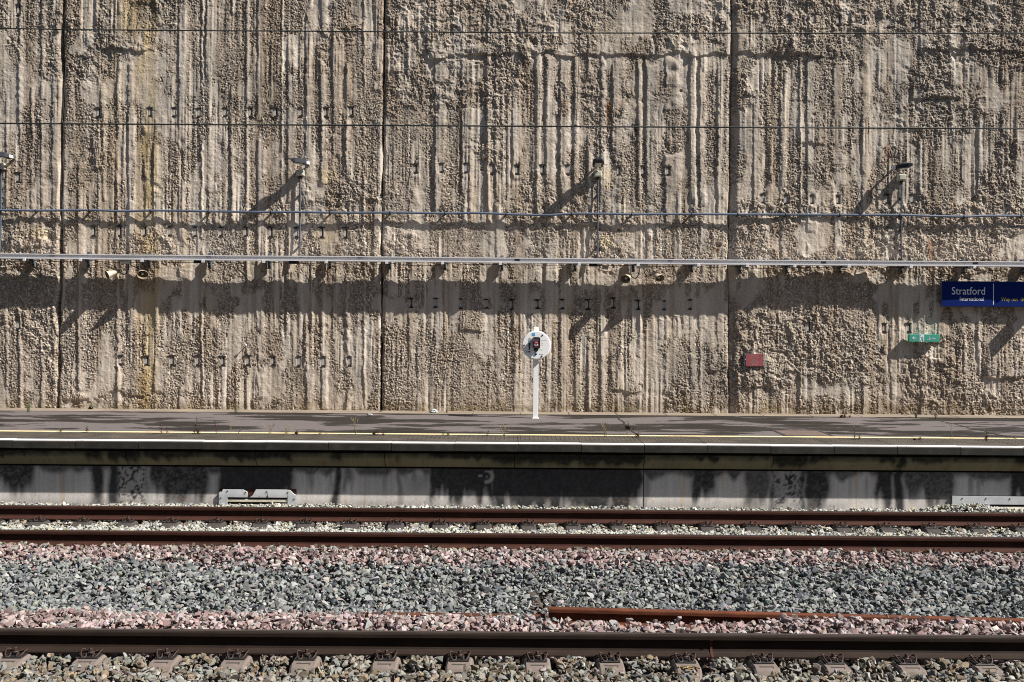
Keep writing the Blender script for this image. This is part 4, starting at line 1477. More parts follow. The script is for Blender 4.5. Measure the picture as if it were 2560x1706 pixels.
# --- wall lamps on thin conduits
lamps = [(4, 388, -0.5, 10, 'wall lamp on a thin conduit, half cut off by the photo\'s left border', 1), (749, 404, -1.0, 0, 'wall lamp with white end cap, left of the cream patch on the wall', 1), (1495, 407, 0.15, 0, 'wall lamp seen end-on above a half shaded cream box, right of the grooved panel', 0),
         (2258, 416, 0.9, 0, 'wall lamp tilted towards the blue station sign, above the green exit sign', -1)]
for (a, b_, yaw, dxb, lab, cap) in lamps:
    D = DW - 0.27
    hp = P(a, b_, D)
    pip_px = {4: 2, 749: 750, 1495: 1494, 2258: 2253}[a]
    xc = P(pip_px, 500, DW - 0.06).x
    zb = P(a, b_ + 27, DW - 0.14).z
    zlow = tz_at(min(max(a, 0), 2599)) - 0.004
    root = empty('wall_lamp', (xc, DW, zb), lab, 'wall lamp', 'wall lamps along the retaining wall')
    # conduit down to the trunking
    mb = MB(); mb.tube([(0, -0.06, -0.10), (0.002, -0.06, (zlow - zb) * 0.45), (0.004, -0.065, (zlow - zb) * 0.8), (0.004, -0.10, zlow - zb)], 0.0165, 8)
    cpipe = mb.build('conduit_riser', M_riser, root)
    mb = MB()
    for t in (0.25, 0.62, 0.86):
        z = (zlow - zb) * t
        mb.box(-0.02, 0.02, -0.055, 0.03, z - 0.012, z + 0.012)
    mb.build('riser_clip', M_arm, cpipe)
    # gland and cream box
    mb = MB(); mb.lathe([(-0.115, 0.012), (-0.10, 0.017), (-0.085, 0.034), (-0.064, 0.036), (-0.062, 0.0)], (0, -0.07, 0), (0, 0, 1), 12); mb.build('cable_gland', M_lampd, root)
    mb = MB()
    mb.box(-0.072, 0.072, -0.115, 0.02, -0.058, 0.058, 0.006)
    bx = mb.build('control_box', M_boxc, root)
    mb = MB(); mb.box(-0.066, 0.066, -0.140, -0.1155, -0.052, 0.052, 0.014); mb.build('box_cover', M_boxc, bx)
    # head: dark wedge housing, pale lens below, white spigot
    hz = hp.z - zb
    hx = hp.x - xc
    L = 0.26
    cs, sn = math.cos(yaw), math.sin(yaw)
    # local axis: u along the head (horizontal), w across
    ux, uy = (1.0, 0.0)
    if cap == 0:
        ang = math.radians(90)
    else:
        ang = math.radians(24) * (1 if cap > 0 else -1)
    ca, sa = math.cos(ang), math.sin(ang)

    def T(u, w_, z):
        # u toward the tip, w sideways
        return (hx + (-cap * u if cap else 0) * abs(ca) + (0 if cap else w_), -0.27 - (u * abs(sa)) + (w_ * abs(ca) if cap else 0), hz + z + u * 0.06 + ((0.10 * u * abs(sa) - 0.10 * w_ * abs(ca)) if cap else 0.22 * u))

    secs = [(-0.14, 0.060, -0.030, 0.034), (-0.09, 0.095, -0.040, 0.052), (0.06, 0.110, -0.040, 0.048), (0.13, 0.095, -0.032, 0.030), (0.155, 0.060, -0.018, 0.010)]
    hv = []
    for (u, w_, zl, zh) in secs:
        hv += [T(u, -w_, zl), T(u, w_, zl), T(u, w_ * 0.95, zh * 0.4), T(u, w_ * 0.55, zh), T(u, -w_ * 0.55, zh), T(u, -w_ * 0.95, zh * 0.4)]
    hf = []
    for i in range(len(secs) - 1):
        for k in range(6):
            k2 = (k + 1) % 6
            hf.append((i * 6 + k, i * 6 + k2, (i + 1) * 6 + k2, (i + 1) * 6 + k))
    hf += [tuple(range(6)), tuple(range((len(secs) - 1) * 6, len(secs) * 6))]
    mb = MB(); mb.add(hv, hf)
    head = mb.build('lamp_head', M_lampd, root)
    mb = MB()
    lv = [T(u, s * w_, -0.0405 - dz) for dz in (0.0, 0.012) for (u, w_) in ((-0.06, 0.060), (0.09, 0.060)) for s in (-1, 1)]
    mb.add(lv, [(0, 1, 3, 2), (4, 5, 7, 6), (0, 1, 5, 4), (2, 3, 7, 6), (0, 2, 6, 4), (1, 3, 7, 5)])
    mb.build('lens', M_lens, head)
    if cap:
        mb = MB()
        cv = [T(u, s * w_, z) for (u, w_) in ((-0.185, 0.030), (-0.138, 0.036)) for s in (-1, 1) for z in (-0.028, 0.026)]
        mb.add(cv, [(0, 1, 3, 2), (4, 5, 7, 6), (0, 1, 5, 4), (2, 3, 7, 6), (0, 2, 6, 4), (1, 3, 7, 5)])
        mb.build('spigot_cap', M_wp, head)
    st = T(-0.13, 0, -0.01)
    mb = MB(); mb.tube([(st[0] * 0.9 + 0.006, 0.03, hz - 0.03), (st[0], -0.12, hz - 0.015), st], 0.020, 8); mb.build('lamp_arm', M_galvd, root)
    mb = MB()
    e = 1 if a < 2000 else 0.7
    mb.tube([(st[0], st[1], st[2] - 0.01), (st[0] + 0.03, -0.13, hz - 0.05), (0.095, -0.08, 0.02), (0.10 * e, -0.07, -0.05), (0.075, -0.07, -0.085), (0.03, -0.075, -0.07), (0.02, -0.085, -0.06)], 0.0055, 6)
    mb.build('lamp_cable', M_cable, root)

# --- horn speakers slung below the trunking
def horn(px, py, axis, D, stem_px, label):
    m = P(px, py, D)
    ax = Vector(axis).normalized()
    L = 0.19
    back = -ax * L
    sx_ = P(stem_px, 650, D).x - m.x
    root = empty('horn_speaker', (m.x, D, m.z), label, 'loudspeaker', 'horn loudspeakers under the trunking')
    mb = MB()
    prof_ = [(-L, 0.048), (-L * 0.8, 0.052), (-L * 0.4, 0.068), (-L * 0.1, 0.082), (-0.005, 0.092), (0.0, 0.095), (0.003, 0.092)]
    mb.lathe(prof_, (0, 0, 0), ax, 28, 1.12, 0.88)
    bell = mb.build('horn_bell', M_horn, root)
    mb = MB()
    mb.lathe([(0.003, 0.092), (-0.01, 0.086), (-L * 0.4, 0.056), (-L * 0.75, 0.036), (-L * 0.76, 0.0)], (0, 0, 0), ax, 28, 1.12, 0.88)
    mb.build('horn_throat', M_horni, bell)
    mb = MB()
    mb.lathe([(-0.10, 0.0255), (-0.035, 0.0255), (-0.028, 0.020), (-0.026, 0.0)], (0, 0, 0), ax, 14)
    mb.build('phase_plug', M_whitecap, bell)
    mb = MB()
    mb.lathe([(-L - 0.055, 0.0), (-L - 0.055, 0.034), (-L - 0.045, 0.042), (-L - 0.004, 0.044), (-L - 0.001, 0.038)], (0, 0, 0), ax, 18)
    mb.build('driver_housing', M_horni, root)
    # stem and yoke
    bp = -ax * (L * 0.93)
    zt = tz_at(stem_px) - TH - m.z
    mb = MB()
    mb.tube([(sx_, bp.y, zt), (sx_, bp.y, bp.z - 0.03)], 0.014, 8)
    mb.tube([(sx_, bp.y, bp.z - 0.028), (bp.x, bp.y + 0.005, bp.z - 0.028), (bp.x, bp.y, bp.z)], 0.010, 6)
    mb.build('hanging_stem', M_galv, root)
    return root, -ax * (L + 0.05)


DS = DW - 0.30
sp = []
sp.append(horn(268, 688, (-0.74, -0.56, -0.38), DS, 290, 'cream horn speaker seen from the side, pointing down left, left of the olive streak'))
sp.append(horn(357, 687, (0.42, -0.80, -0.38), DS - 0.02, 342, 'cream horn speaker with its open mouth and white plug on the olive streak'))
sp.append(horn(1563, 698, (-0.45, -0.78, -0.38), DS - 0.02, 1579, 'cream horn speaker facing down left under the trunking, nearer the disc-headed help point'))
sp.append(horn(1650, 697, (0.42, -0.70, -0.50), DS, 1634, 'cream horn speaker facing down right under the trunking, nearer the red notice plate'))
for (a, pair, lab, cross) in ((312, (0, 1), 'cream louvred speaker junction box above the two horns on the olive streak', True), (1608, (2, 3), 'cream louvred speaker junction box above the two horns near the help point', False)):
    z = tz_at(a) - TH
    x = P(a, 655, DS).x
    root = empty('speaker_junction_box', (x, DW - 0.27, z), lab, 'junction box')
    mb = MB()
    mb.box(-0.092, 0.092, -0.03, 0.07, -0.078, -0.002, 0.004)
    body = mb.build('box_body', M_boxc, root)
    mb = MB()
    for q in (-0.060, -0.040):
        mb.box(-0.088, 0.088, -0.036, -0.0305, q, q + 0.013)
    mb.build('box_rib', M_horn, body)
    for pi, (root_s, bk) in enumerate([sp[i] for i in pair]):
        e = Vector(root_s.location) + bk - Vector(root.location)
        st = Vector(((0.055 if pi == 0 else 0.08) if cross else (-0.065 if pi == 0 else 0.02), 0.02, -0.076))
        if cross and pi == 1:
            ptsb = [st, st + Vector((0.02, 0, -0.03)), st.lerp(e, 0.6), e]
        else:
            zl = min(st.z, e.z) - 0.03
            ptsb = []
            sgn = 1 if e.x > st.x else -1
            c0, c1, c2, c3 = st, Vector((st.x + 0.02 * (1 if cross else 0), 0.01, zl - 0.06)), Vector((st.x * 0.4 + e.x * 0.6, 0.01, zl - 0.10)), e
            for k in range(13):
                t = k / 12
                ptsb.append(c0 * (1 - t) ** 3 + c1 * 3 * t * (1 - t) ** 2 + c2 * 3 * t * t * (1 - t) + c3 * t ** 3)
        mb = MB(); mb.tube(ptsb, 0.0095, 8); mb.build('speaker_cable', M_cable, root)

# --- signs
M_navy = simple('navy_sign_face', (0.0035, 0.017, 0.135), (0.003, 0.0145, 0.12), 2, 0.6, spec=0.08)
M_signedge = simple('sign_edge', (0.10, 0.10, 0.12), (0.07, 0.07, 0.085), 10, 0.5)
M_let = simple('white_lettering', (0.78, 0.80, 0.82), (0.72, 0.74, 0.76), 10, 0.5)
M_lety = simple('yellow_lettering', (0.42, 0.36, 0.07), (0.36, 0.30, 0.06), 10, 0.5)
DSG = DW - 0.115
a = P(2354, 703, DSG); b_ = P(2354, 767, DSG)
SW = 2.35
sg = empty('station_sign', (a.x, DSG, b_.z), 'navy blue station name sign with white lettering and a yellow way-out arrow', 'sign')
SH = a.z - b_.z
mb = MB(); mb.box(0, SW, 0, 0.05, 0, SH, 0.004); mb.build('sign_case', M_signedge, sg)
mb = MB(); mb.box(0.010, SW - 0.010, -0.003, -0.0005, 0.010, SH - 0.008); mb.build('sign_face', M_navy, sg)
ppm = F / DSG
def sx_of(px):
    return (P(px, 735, DSG).x - a.x)
def sz_of(py, px):
    return P(px, py, DSG).z - b_.z
zS = sz_of(736.8, 2420)
text_obj('name_lettering', 'Stratford', M_let, sx_of(2378.3), -0.004, zS, 19.0 / ppm, sg, sx=0.86)
text_obj('name_lettering', 'International', M_let, sx_of(2398.5), -0.004, sz_of(752.3, 2430), 10.0 / ppm, sg, sx=0.84)
text_obj('direction_lettering', 'Way out', M_lety, sx_of(2502.5), -0.004, sz_of(753.0, 2520), 9.6 / ppm, sg, sx=0.86)
mb = MB(); mb.box(sx_of(2482.6), sx_of(2484.2), -0.0045, -0.0032, sz_of(762.5, 2483), sz_of(709.5, 2483)); mb.build('divider_line', M_let, sg)
mb = MB()
ax0, ax1, az = sx_of(2550), sx_of(2561), sz_of(749, 2555)
mb.box(ax0, ax1 - 0.004, -0.0045, -0.0032, az - 0.0055, az + 0.0055)
mb.prism_y([(ax1 - 0.050, az + 0.040), (ax1 - 0.062, az + 0.030), (ax1 - 0.022, az), (ax1 - 0.062, az - 0.030), (ax1 - 0.050, az - 0.040), (ax1, az)][::-1], -0.0062, -0.0048)
mb.build('arrow', M_lety, sg)
mb = MB()
for q in (0.25, 2.0):
    mb.box(q - 0.03, q + 0.03, 0.051, 0.16, 0.08, SH - 0.08)
mb.build('sign_bracket', M_arm, sg)

M_exit = simple('exit_green', (0.050, 0.34, 0.25), (0.045, 0.31, 0.225), 3, 0.45)
DX = DW - 0.125
a = P(2273.4, 836.2, DX); b_ = P(2349, 855.2, DX)
WX, HX = b_.x - a.x, a.z - P(2273.4, 854.8, DX).z
ex = empty('exit_sign', (a.x, DX, a.z - HX), 'small green exit sign with white arrow, running figure and wheelchair symbol', 'sign')
mb = MB(); mb.box(0, WX, 0, 0.085, 0, HX, 0.003); mb.build('sign_box', M_exit, ex)
def U(px):   # zoomed-crop px 238..778 -> local x
    return (px - 238) / 540 * WX
def W(py):   # zoomed-crop 1115..1247
    return (1247 - py) / 132 * HX
def ring(cx, cz, r0, r1, a0, a1, n=14):
    o = [(cx + r1 * math.cos(math.radians(a0 + (a1 - a0) * k / n)), cz + r1 * math.sin(math.radians(a0 + (a1 - a0) * k / n))) for k in range(n + 1)]
    i = [(cx + r0 * math.cos(math.radians(a0 + (a1 - a0) * k / n)), cz + r0 * math.sin(math.radians(a0 + (a1 - a0) * k / n))) for k in range(n + 1)]
    return o, i
FY0, FY1 = -0.0022, -0.0004
mb = MB()
mb.box(U(292), U(362), FY0, FY1, W(1186), W(1176))
mb.prism_y([(U(287), W(1181)), (U(318), W(1150)), (U(327), W(1157)), (U(303), W(1181)), (U(327), W(1205)), (U(318), W(1212))][::-1], -0.0036, -0.0023)
mb.build('arrow', M_let, ex)
mb = MB(); mb.box(U(420), U(500), FY0, FY1, W(1246), W(1117)); dp = mb.build('doorway_panel', M_let, ex)
def limb(mb, pts, w_, y0=-0.0040, y1=-0.0024):
    for (p_, q_) in zip(pts[:-1], pts[1:]):
        p2, q2 = Vector((U(p_[0]), W(p_[1]))), Vector((U(q_[0]), W(q_[1])))
        d = (q2 - p2).normalized(); n_ = Vector((-d.y, d.x)) * w_
        e = d * w_ * 0.5
        mb.prism_y([tuple(p2 - n_ - e), tuple(q2 - n_ + e), tuple(q2 + n_ + e), tuple(p2 + n_ - e)], y0, y1)
        y0 -= 0.0002
mb = MB()
mb.disc_y(U(441), W(1138), 0.0085, -0.0042, -0.0024, 14)
limb(mb, [(470, 1158), (446, 1164), (426, 1176)], 0.0030)
limb(mb, [(466, 1160), (462, 1195)], 0.0062, -0.0046, -0.0024)
limb(mb, [(470, 1160), (486, 1182), (497, 1178)], 0.0028, -0.0052, -0.0024)
limb(mb, [(464, 1194), (447, 1216), (434, 1244)], 0.0040, -0.0058, -0.0024)
limb(mb, [(464, 1194), (480, 1212), (478, 1226), (500, 1226)], 0.0036, -0.0064, -0.0024)
mb.build('running_figure', M_exit, dp)
mb = MB()
mb.disc_y(U(590), W(1147), 0.0080, FY0, FY1, 14)
limb(mb, [(590, 1160), (588, 1188)], 0.0040, -0.0024, -0.0004)
limb(mb, [(588, 1188), (612, 1190), (618, 1214)], 0.0032, -0.0030, -0.0004)
o_, i_ = ring(U(585), W(1200), 0.0125, 0.0172, 150, 370)
for k in range(14):
    mb.prism_y([o_[k], o_[k + 1], i_[k + 1], i_[k]], -0.0020, -0.0004)
limb(mb, [(552, 1212), (566, 1192)], 0.0022, -0.0036, -0.0004)
mb.build('wheelchair_symbol', M_let, ex)
text_obj('exit_lettering', 'Exit', M_let, U(648), -0.0012, W(1204), 38 / 132 * HX, ex, sx=0.80)

M_redsign = simple('red_notice', (0.34, 0.085, 0.092), (0.29, 0.072, 0.078), 5, 0.5)
M_alu = simple('aluminium_backing', (0.26, 0.27, 0.28), (0.19, 0.20, 0.21), 10, 0.5)
M_pink = simple('pale_notice_lettering', (0.72, 0.60, 0.56), None, 10, 0.6)
DR = DW - 0.10
a = P(1865, 885.2, DR); b_ = P(1908, 916, DR)
WR, HR = b_.x - a.x, 30.6 / (F / DR)
rs = empty('notice_plate', (a.x, DR, a.z - HR), 'small red notice plate with five lines of white text on grey rails', 'sign')
mb = MB(); mb.box(-0.025, WR + 0.026, 0.006, 0.05, -0.003, HR + 0.001, 0.003); mb.build('backing_rail', M_alu, rs)
mb = MB()
c_ = 0.012
mb.prism_y([(c_, 0), (WR - c_, 0), (WR, c_), (WR, HR - c_), (WR - c_, HR), (c_, HR), (0, HR - c_), (0, c_)], 0.0, 0.0055)
face = mb.build('notice_face', M_redsign, rs)
for i, t in enumerate(('Dry falling main', 'drain valve in platform', 'void below', 'accessed via manhole', 'cover below')):
    text_obj('notice_lettering', t, M_pink, WR / 2, -0.001, HR * (0.805 - i * 0.170), 0.0175, rs, sx=0.82 if i not in (1, 3) else 0.74, align='CENTER')
for q, (fx, fz) in enumerate(((0.03, 0.95), (0.97, 0.95), (0.03, 0.05), (0.97, 0.05))):
    mb = MB(); mb.lathe([(0, 0.007), (0.005, 0.006), (0.006, 0)], (fx * WR, -0.0005, fz * HR), (0, -1, 0), 8); mb.build('corner_screw', M_bolt, face)
for fx in (-0.013, WR + 0.013):
    mb = MB(); mb.lathe([(0, 0.006), (0.012, 0.006), (0.014, 0)], (fx, 0.006, HR * 0.52), (0, -1, 0), 8); mb.build('fixing_bolt', M_wp, rs)

# eye bolts left in the wall
for (a_, b2, lab) in ((616, 863, 'small grey eye bolt sticking out above the lowest row of slots'), (1555, 869, 'small grey eye bolt sticking out right of the help point disc')):
    p = P(a_, b2, DW - 0.03)
    root = empty('eye_bolt', (p.x, DW - 0.002, p.z), lab, 'bolt')
    mb = MB(); mb.tube([(0, 0.05, 0), (0, -0.075, 0)], 0.008, 8); mb.build('bolt_shank', M_galvd, root)
    mb = MB(); mb.lathe([(0.0, 0.0), (0.0, 0.024), (0.012, 0.024), (0.016, 0.012), (0.016, 0.0)], (0, -0.066, 0), (0, -1, 0), 10); mb.build('bolt_head', M_galv, root)

# unseen flag-mounted box, added past the right border to cast a shadow into view
p = P(2652, 700, DW)
root = empty('added_shadow_box', (p.x, DW, p.z), 'unseen box added beyond the blue station sign to cast a shadow', 'sign')
mb = MB(); mb.box(-0.03, 0.03, -0.50, -0.02, -0.10, 0.20, 0.004); mb.build('sign_case', M_signedge, root)
mb = MB(); mb.box(-0.034, -0.0305, -0.48, -0.04, -0.08, 0.18); mb.build('sign_face', M_navy, root)
mb = MB(); mb.box(-0.02, 0.02, -0.0195, 0.08, -0.1, 0.14); mb.build('sign_bracket', M_arm, root)
# ------------------------------------------------------------------ help point
M_hpw = simple('help_white_paint', (0.88, 0.88, 0.88), (0.84, 0.84, 0.845), 2, 0.4)
M_hpblue = simple('help_sticker_blue', (0.05, 0.40, 0.78), (0.045, 0.36, 0.72), 10, 0.5)
M_hpred = simple('call_point_red', (0.30, 0.035, 0.045), (0.24, 0.03, 0.038), 10, 0.45)
M_hpgreen = simple('emergency_green', (0.010, 0.13, 0.09), (0.008, 0.10, 0.07), 10, 0.35)
M_hpbb = simple('information_blue', (0.05, 0.25, 0.50), (0.04, 0.20, 0.42), 10, 0.3)
M_mich = simple('microphone_head_print', (0.42, 0.45, 0.48), (0.34, 0.37, 0.40), 90, 0.6)
M_micb = simple('microphone_body_print', (0.06, 0.075, 0.10), (0.045, 0.055, 0.075), 20, 0.6)
M_greyt = simple('faded_grey_print', (0.52, 0.55, 0.57), None, 30, 0.6)
M_redt = simple('faded_red_print', (0.72, 0.52, 0.50), None, 30, 0.6)
M_clear = simple('clear_cover', (0.70, 0.71, 0.70), (0.64, 0.65, 0.64), 10, 0.25)
DH = 17.78
base = P(1338.5, 1046.5, DH)
hp = empty('help_point', (base.x, DH, ZP), 'white post with a round help point disc and red call box', 'help point')
k = F / DH
HT = P(1341, 818.5, DH).z - ZP
cx, cz = P(1340.8, 863.5, DH - 0.08).x - base.x, P(1340.8, 863.5, DH - 0.08).z - ZP
RD = 36.2 / (F / (DH - 0.08))
mb = MB(); mb.box(-0.046, 0.046, -0.01, 0.082, 0.0, HT, 0.004); mb.build('post', M_hpw, hp)
mb = MB(); mb.box(-0.065, 0.065, -0.03, 0.10, 0.0, 0.010, 0.003); mb.build('base_plate', M_hpw, hp)
mb = MB(); mb.lathe([(0.0, 0.0), (0.0, RD - 0.02), (0.012, RD - 0.004), (0.03, RD), (0.062, RD), (0.074, RD - 0.006), (0.078, RD - 0.02), (0.078, 0.0)], (cx, -0.012, cz), (0, -1, 0), 80, smooth=False)
dsc = mb.build('disc', M_hpw, hp)
FYD = -0.0905
s_ = RD * 2 / 1245.0      # zoomed-crop units to metres
def HU(px, py):
    return (cx + (px - 712) * s_, cz - (py - 765) * s_)
for (a, b_) in ((975, 332), (192, 765), (953, 1230)):
    x, z = HU(a, b_)
    mb = MB(); mb.lathe([(0, 0.0135), (0.006, 0.0135), (0.010, 0.009), (0.010, 0)], (x, FYD, z), (0, -1, 0), 10); mb.build('bolt', M_bolt, dsc)
x0, z0 = HU(518, 368); x1, z1 = HU(660, 224)
mb = MB(); mb.box(x0, x1, FYD - 0.0015, FYD + 0.0003, z0, z1); st_ = mb.build('help_sticker', M_hpblue, dsc)
text_obj('sticker_lettering', 'HELP', M_let, (x0 + x1) / 2, FYD - 0.0022, z0 + 0.033, 0.013, dsc, sx=0.95, align='CENTER')
text_obj('sticker_lettering', 'POINT', M_let, (x0 + x1) / 2, FYD - 0.0022, z0 + 0.010, 0.011, dsc, sx=0.90, align='CENTER')
# printed microphone
x, z = HU(428, 545)
mb = MB(); mb.disc_y(x, z, 0.030, FYD - 0.0012, FYD + 0.0002, 24, 1.5); mic = mb.build('microphone_print', M_mich, dsc)
pz = [HU(368, 668), HU(380, 955), HU(400, 972), HU(425, 972), HU(444, 955), HU(472, 668)]
mb = MB(); mb.prism_y(pz, FYD - 0.0026, FYD - 0.0013); mb.build('microphone_handle', M_micb, mic)
x, z = HU(408, 1052)
mb = MB(); mb.lathe([(0, 0.016), (0.004, 0.015), (0.004, 0.0)], (x, FYD, z), (0, -1, 0), 14); mb.build('microphone_port', M_bolt, dsc)
for i, yy in enumerate((1030, 1072)):
    x, z = HU(244, yy)
    mb = MB(); mb.box(x, x + 0.038 - 0.004 * i, FYD - 0.001, FYD + 0.0002, z - 0.005, z + 0.005); mb.build('printed_strip', M_greyt, dsc)
# call box with its black hood
def bar(mb, a, b_, c, d, y0, y1, bv=0.003):
    (xa, za), (xb, zb) = HU(a, d), HU(c, b_)
    mb.box(xa, xb, y0, y1, za, zb, bv)
mb = MB()
bar(mb, 548, 560, 584, 880, FYD - 0.085, FYD + 0.001)
bar(mb, 838, 440, 872, 880, FYD - 0.085, FYD + 0.001)
bar(mb, 584, 415, 838, 452, FYD - 0.085, FYD + 0.001)
bar(mb, 590, 850, 832, 884, FYD - 0.085, FYD + 0.001)
hood = mb.build('call_box_hood', M_cable, hp)
mb = MB(); bar(mb, 592, 470, 832, 600, FYD - 0.045, FYD + 0.001); mb.build('clear_cover', M_clear, hood)
mb = MB(); bar(mb, 605, 605, 820, 828, FYD - 0.078, FYD + 0.001, 0.005); cb = mb.build('call_box', M_hpred, hp)
mb = MB(); bar(mb, 632, 715, 782, 772, FYD - 0.0805, FYD - 0.0765, 0.001); mb.build('push_window', M_let, cb)
mb = MB(); bar(mb, 665, 716, 690, 738, FYD - 0.0825, FYD - 0.081, 0.0004); bar(mb, 700, 716, 745, 738, FYD - 0.0825, FYD - 0.081, 0.0004); mb.build('push_mark', M_bolt, cb)
mb = MB(); bar(mb, 655, 640, 765, 670, FYD - 0.080, FYD - 0.0772, 0.0008); mb.build('call_box_label', simple('pale_lilac', (0.5, 0.42, 0.55), None, 30, 0.6), cb)
for (a, b_, r_, m_, nm) in ((704, 948, 0.030, M_hpgreen, 'emergency_button'), (700, 1136, 0.017, M_hpbb, 'information_button')):
    x, z = HU(a, b_)
    mb = MB(); mb.lathe([(0, r_ * 1.30), (0.010, r_ * 1.28), (0.012, r_ * 1.02), (0.006, r_ * 1.0)], (x, FYD, z), (0, -1, 0), 24); rg = mb.build('button_ring', M_cable, hp)
    mb = MB(); mb.lathe([(0.0, r_), (0.008, r_), (0.013, r_ * 0.7), (0.015, 0)], (x, FYD, z), (0, -1, 0), 24); mb.build(nm, m_, rg)
for (t, a, b_, h_, m_) in (('Emergency', 845, 968, 0.0115, M_greyt), ('Information', 845, 1164, 0.0115, M_greyt), ('In fire', 935, 672, 0.010, M_redt), ('break glass', 915, 752, 0.008, M_redt)):
    x, z = HU(a, b_)
    text_obj('disc_lettering', t, m_, x, FYD - 0.0008, z, h_, dsc, sx=0.9)
mb = MB(); bar(mb, 915, 545, 1155, 551, FYD - 0.001, FYD + 0.0002, 0.0); mb.build('printed_strip', M_greyt, dsc)

# ------------------------------------------------------------------ overhead wires
M_wire = simple('overhead_copper_wire', (0.035, 0.042, 0.040), (0.022, 0.026, 0.026), 6, 0.6)
DWI = 12.66
def wire(name, ptsp, r, label):
    pts_ = [P(a, b_, DWI) for a, b_ in ptsp]
    mid_ = P(1280, ptsp[len(ptsp) // 2][1], DWI)
    mb = MB()
    mb.tube([(q.x, 0, q.z - mid_.z) for q in pts_], r, 8)
    o = mb.build(name, M_wire, None, (0, DWI, mid_.z))
    tag(o, label, 'overhead wire', 'overhead line wires')
mess = [(-700, 67.5), (0, 71.2), (170, 74.3), (430, 76.5), (860, 79.0), (1150, 81.0), (1448, 83.0), (1710, 83.2), (2130, 83.6), (2560, 84.2), (3200, 84)]
cont = [(-700, 305), (0, 308.8), (430, 311.5), (860, 313.4), (1285, 315.8), (1440, 316.8), (1710, 318.2), (2130, 320.4), (2560, 322.0), (3200, 325)]
wire('messenger_wire', mess, 0.0085, 'upper dark overhead wire crossing in front of the wall')
wire('contact_wire', cont, 0.0100, 'lower and thicker dark overhead wire crossing in front of the wall')
for (ax_, ay_, bx_, by_, lab) in ((168.5, 76, 156, 308, 'thin dropper wire by the dark joint, hanging between the two overhead wires'), (1450, 84.5, 1440, 316, 'thin dropper wire in front of the grooved panel, hanging between the two overhead wires')):
    a = P(ax_, ay_, DWI); b_ = P(bx_, by_, DWI)
    root = empty('dropper_wire', (b_.x, DWI, b_.z), lab, 'overhead wire', 'dropper wires')
    t_ = a - b_
    mb = MB(); mb.tube([(0, 0, 0), (t_.x * 0.45 + 0.004, 0, t_.z * 0.5), (t_.x, 0, t_.z)], 0.0042, 5); mb.build('dropper', M_wire, root)
    for (cx_, cz_, s) in ((t_.x, t_.z, -1), (0, 0, 1)):
        mb = MB()
        mb.box(cx_ - 0.020, cx_ + 0.020, -0.013, 0.013, cz_ - 0.012, cz_ + 0.012, 0.003)
        mb.tube([(cx_, 0, cz_ + 0.005 * s), (cx_, 0, cz_ + 0.034 * s)], [0.014, 0.005], 6)
        mb.build('wire_clamp', M_cable, root)

# ------------------------------------------------------------------ platform clutter
# access cover filled with paving
p = P(2012, 1085, 15.7)
root = empty('manhole_cover', (4.61, 15.78, ZP), 'square inset manhole cover, its rim showing in the asphalt near the yellow line', 'manhole cover')
mb = MB()
for (x0, x1, y0, y1) in ((-0.39, 0.39, -0.40, -0.365), (-0.39, 0.39, 0.365, 0.40), (-0.39, -0.355, -0.364, 0.364), (0.355, 0.39, -0.364, 0.364)):
    mb.box(x0, x1, y0, y1, -0.01, 0.006)
mb.build('cover_frame', simple('cover_frame_iron', (0.075, 0.06, 0.055), (0.04, 0.032, 0.03), 20, 0.8), root)
mb = MB(); mb.box(-0.34, 0.34, -0.35, 0.35, -0.01, 0.0045); mb.build('cover_infill', simple('cover_infill_brown', (0.16, 0.115, 0.095), (0.10, 0.075, 0.065), 4, 0.9, bstr=0.4), root)

M_stemg = simple('green_stem', (0.085, 0.10, 0.035), (0.05, 0.065, 0.02), 20, 0.8)
M_leafg = simple('green_leaf', (0.075, 0.115, 0.030), (0.045, 0.075, 0.02), 20, 0.7)
M_leafp = simple('purple_leaf', (0.12, 0.030, 0.045), (0.07, 0.020, 0.030), 20, 0.7)
M_straw = simple('dry_grass', (0.27, 0.22, 0.12), (0.19, 0.15, 0.075), 20, 0.8)
M_seed = simple('grass_seed', (0.30, 0.24, 0.13), (0.22, 0.17, 0.085), 20, 0.8)


def stalk(px, py, hpx, purple, label, d, n=1, seed=0):
    r = random.Random(seed + px)
    p = P(px, py, d)
    # where the sight line meets the platform
    q = (ZP - CAMZ) / (p.z - CAMZ)
    x, y = p.x * q, p.y * q
    root = empty('weed', (x, y, ZP), label, 'weed', 'weeds growing on the platform')
    H0 = hpx / (F / y)
    for i in range(n):
        H = H0 * (1 if i == 0 else r.uniform(0.4, 0.7))
        ox = 0 if i == 0 else r.uniform(-0.09, 0.09)
        lean = r.uniform(-0.15, 0.15)
        top = Vector((ox + lean * H, r.uniform(-0.03, 0.03), H))
        mb = MB(); mb.tube([(ox, 0, 0), (ox + lean * H * 0.3, 0, H * 0.5), tuple(top)], [0.004, 0.0035, 0.002], 5)
        mb.build('stem', M_leafp if purple else M_stemg, root)
        lf = MB()
        nl = int(12 + 46 * H)
        for j in range(nl):
            t = (j + 0.5) / nl
            c = Vector((ox + lean * H * t, 0, H * t * 1.0))
            a = j * 2.4 + r.uniform(-0.3, 0.3)
            L = (0.030 + 0.022 * (1 - t)) * r.uniform(0.7, 1.2)
            dr = Vector((math.cos(a), math.sin(a), r.uniform(0.1, 0.7))).normalized()
            sd = dr.cross(Vector((0, 0, 1))).normalized() * L * 0.28
            m_ = c + dr * L * 0.5 + Vector((0, 0, 0.004))
            lf.m = (0 if t < (0.62 if purple else 0.0) else 1)
            lf.add([tuple(c), tuple(m_ + sd), tuple(c + dr * L), tuple(m_ - sd)], [(0, 1, 2, 3)])
        lf.build('foliage', [M_leafp, M_leafg], root)
    return root


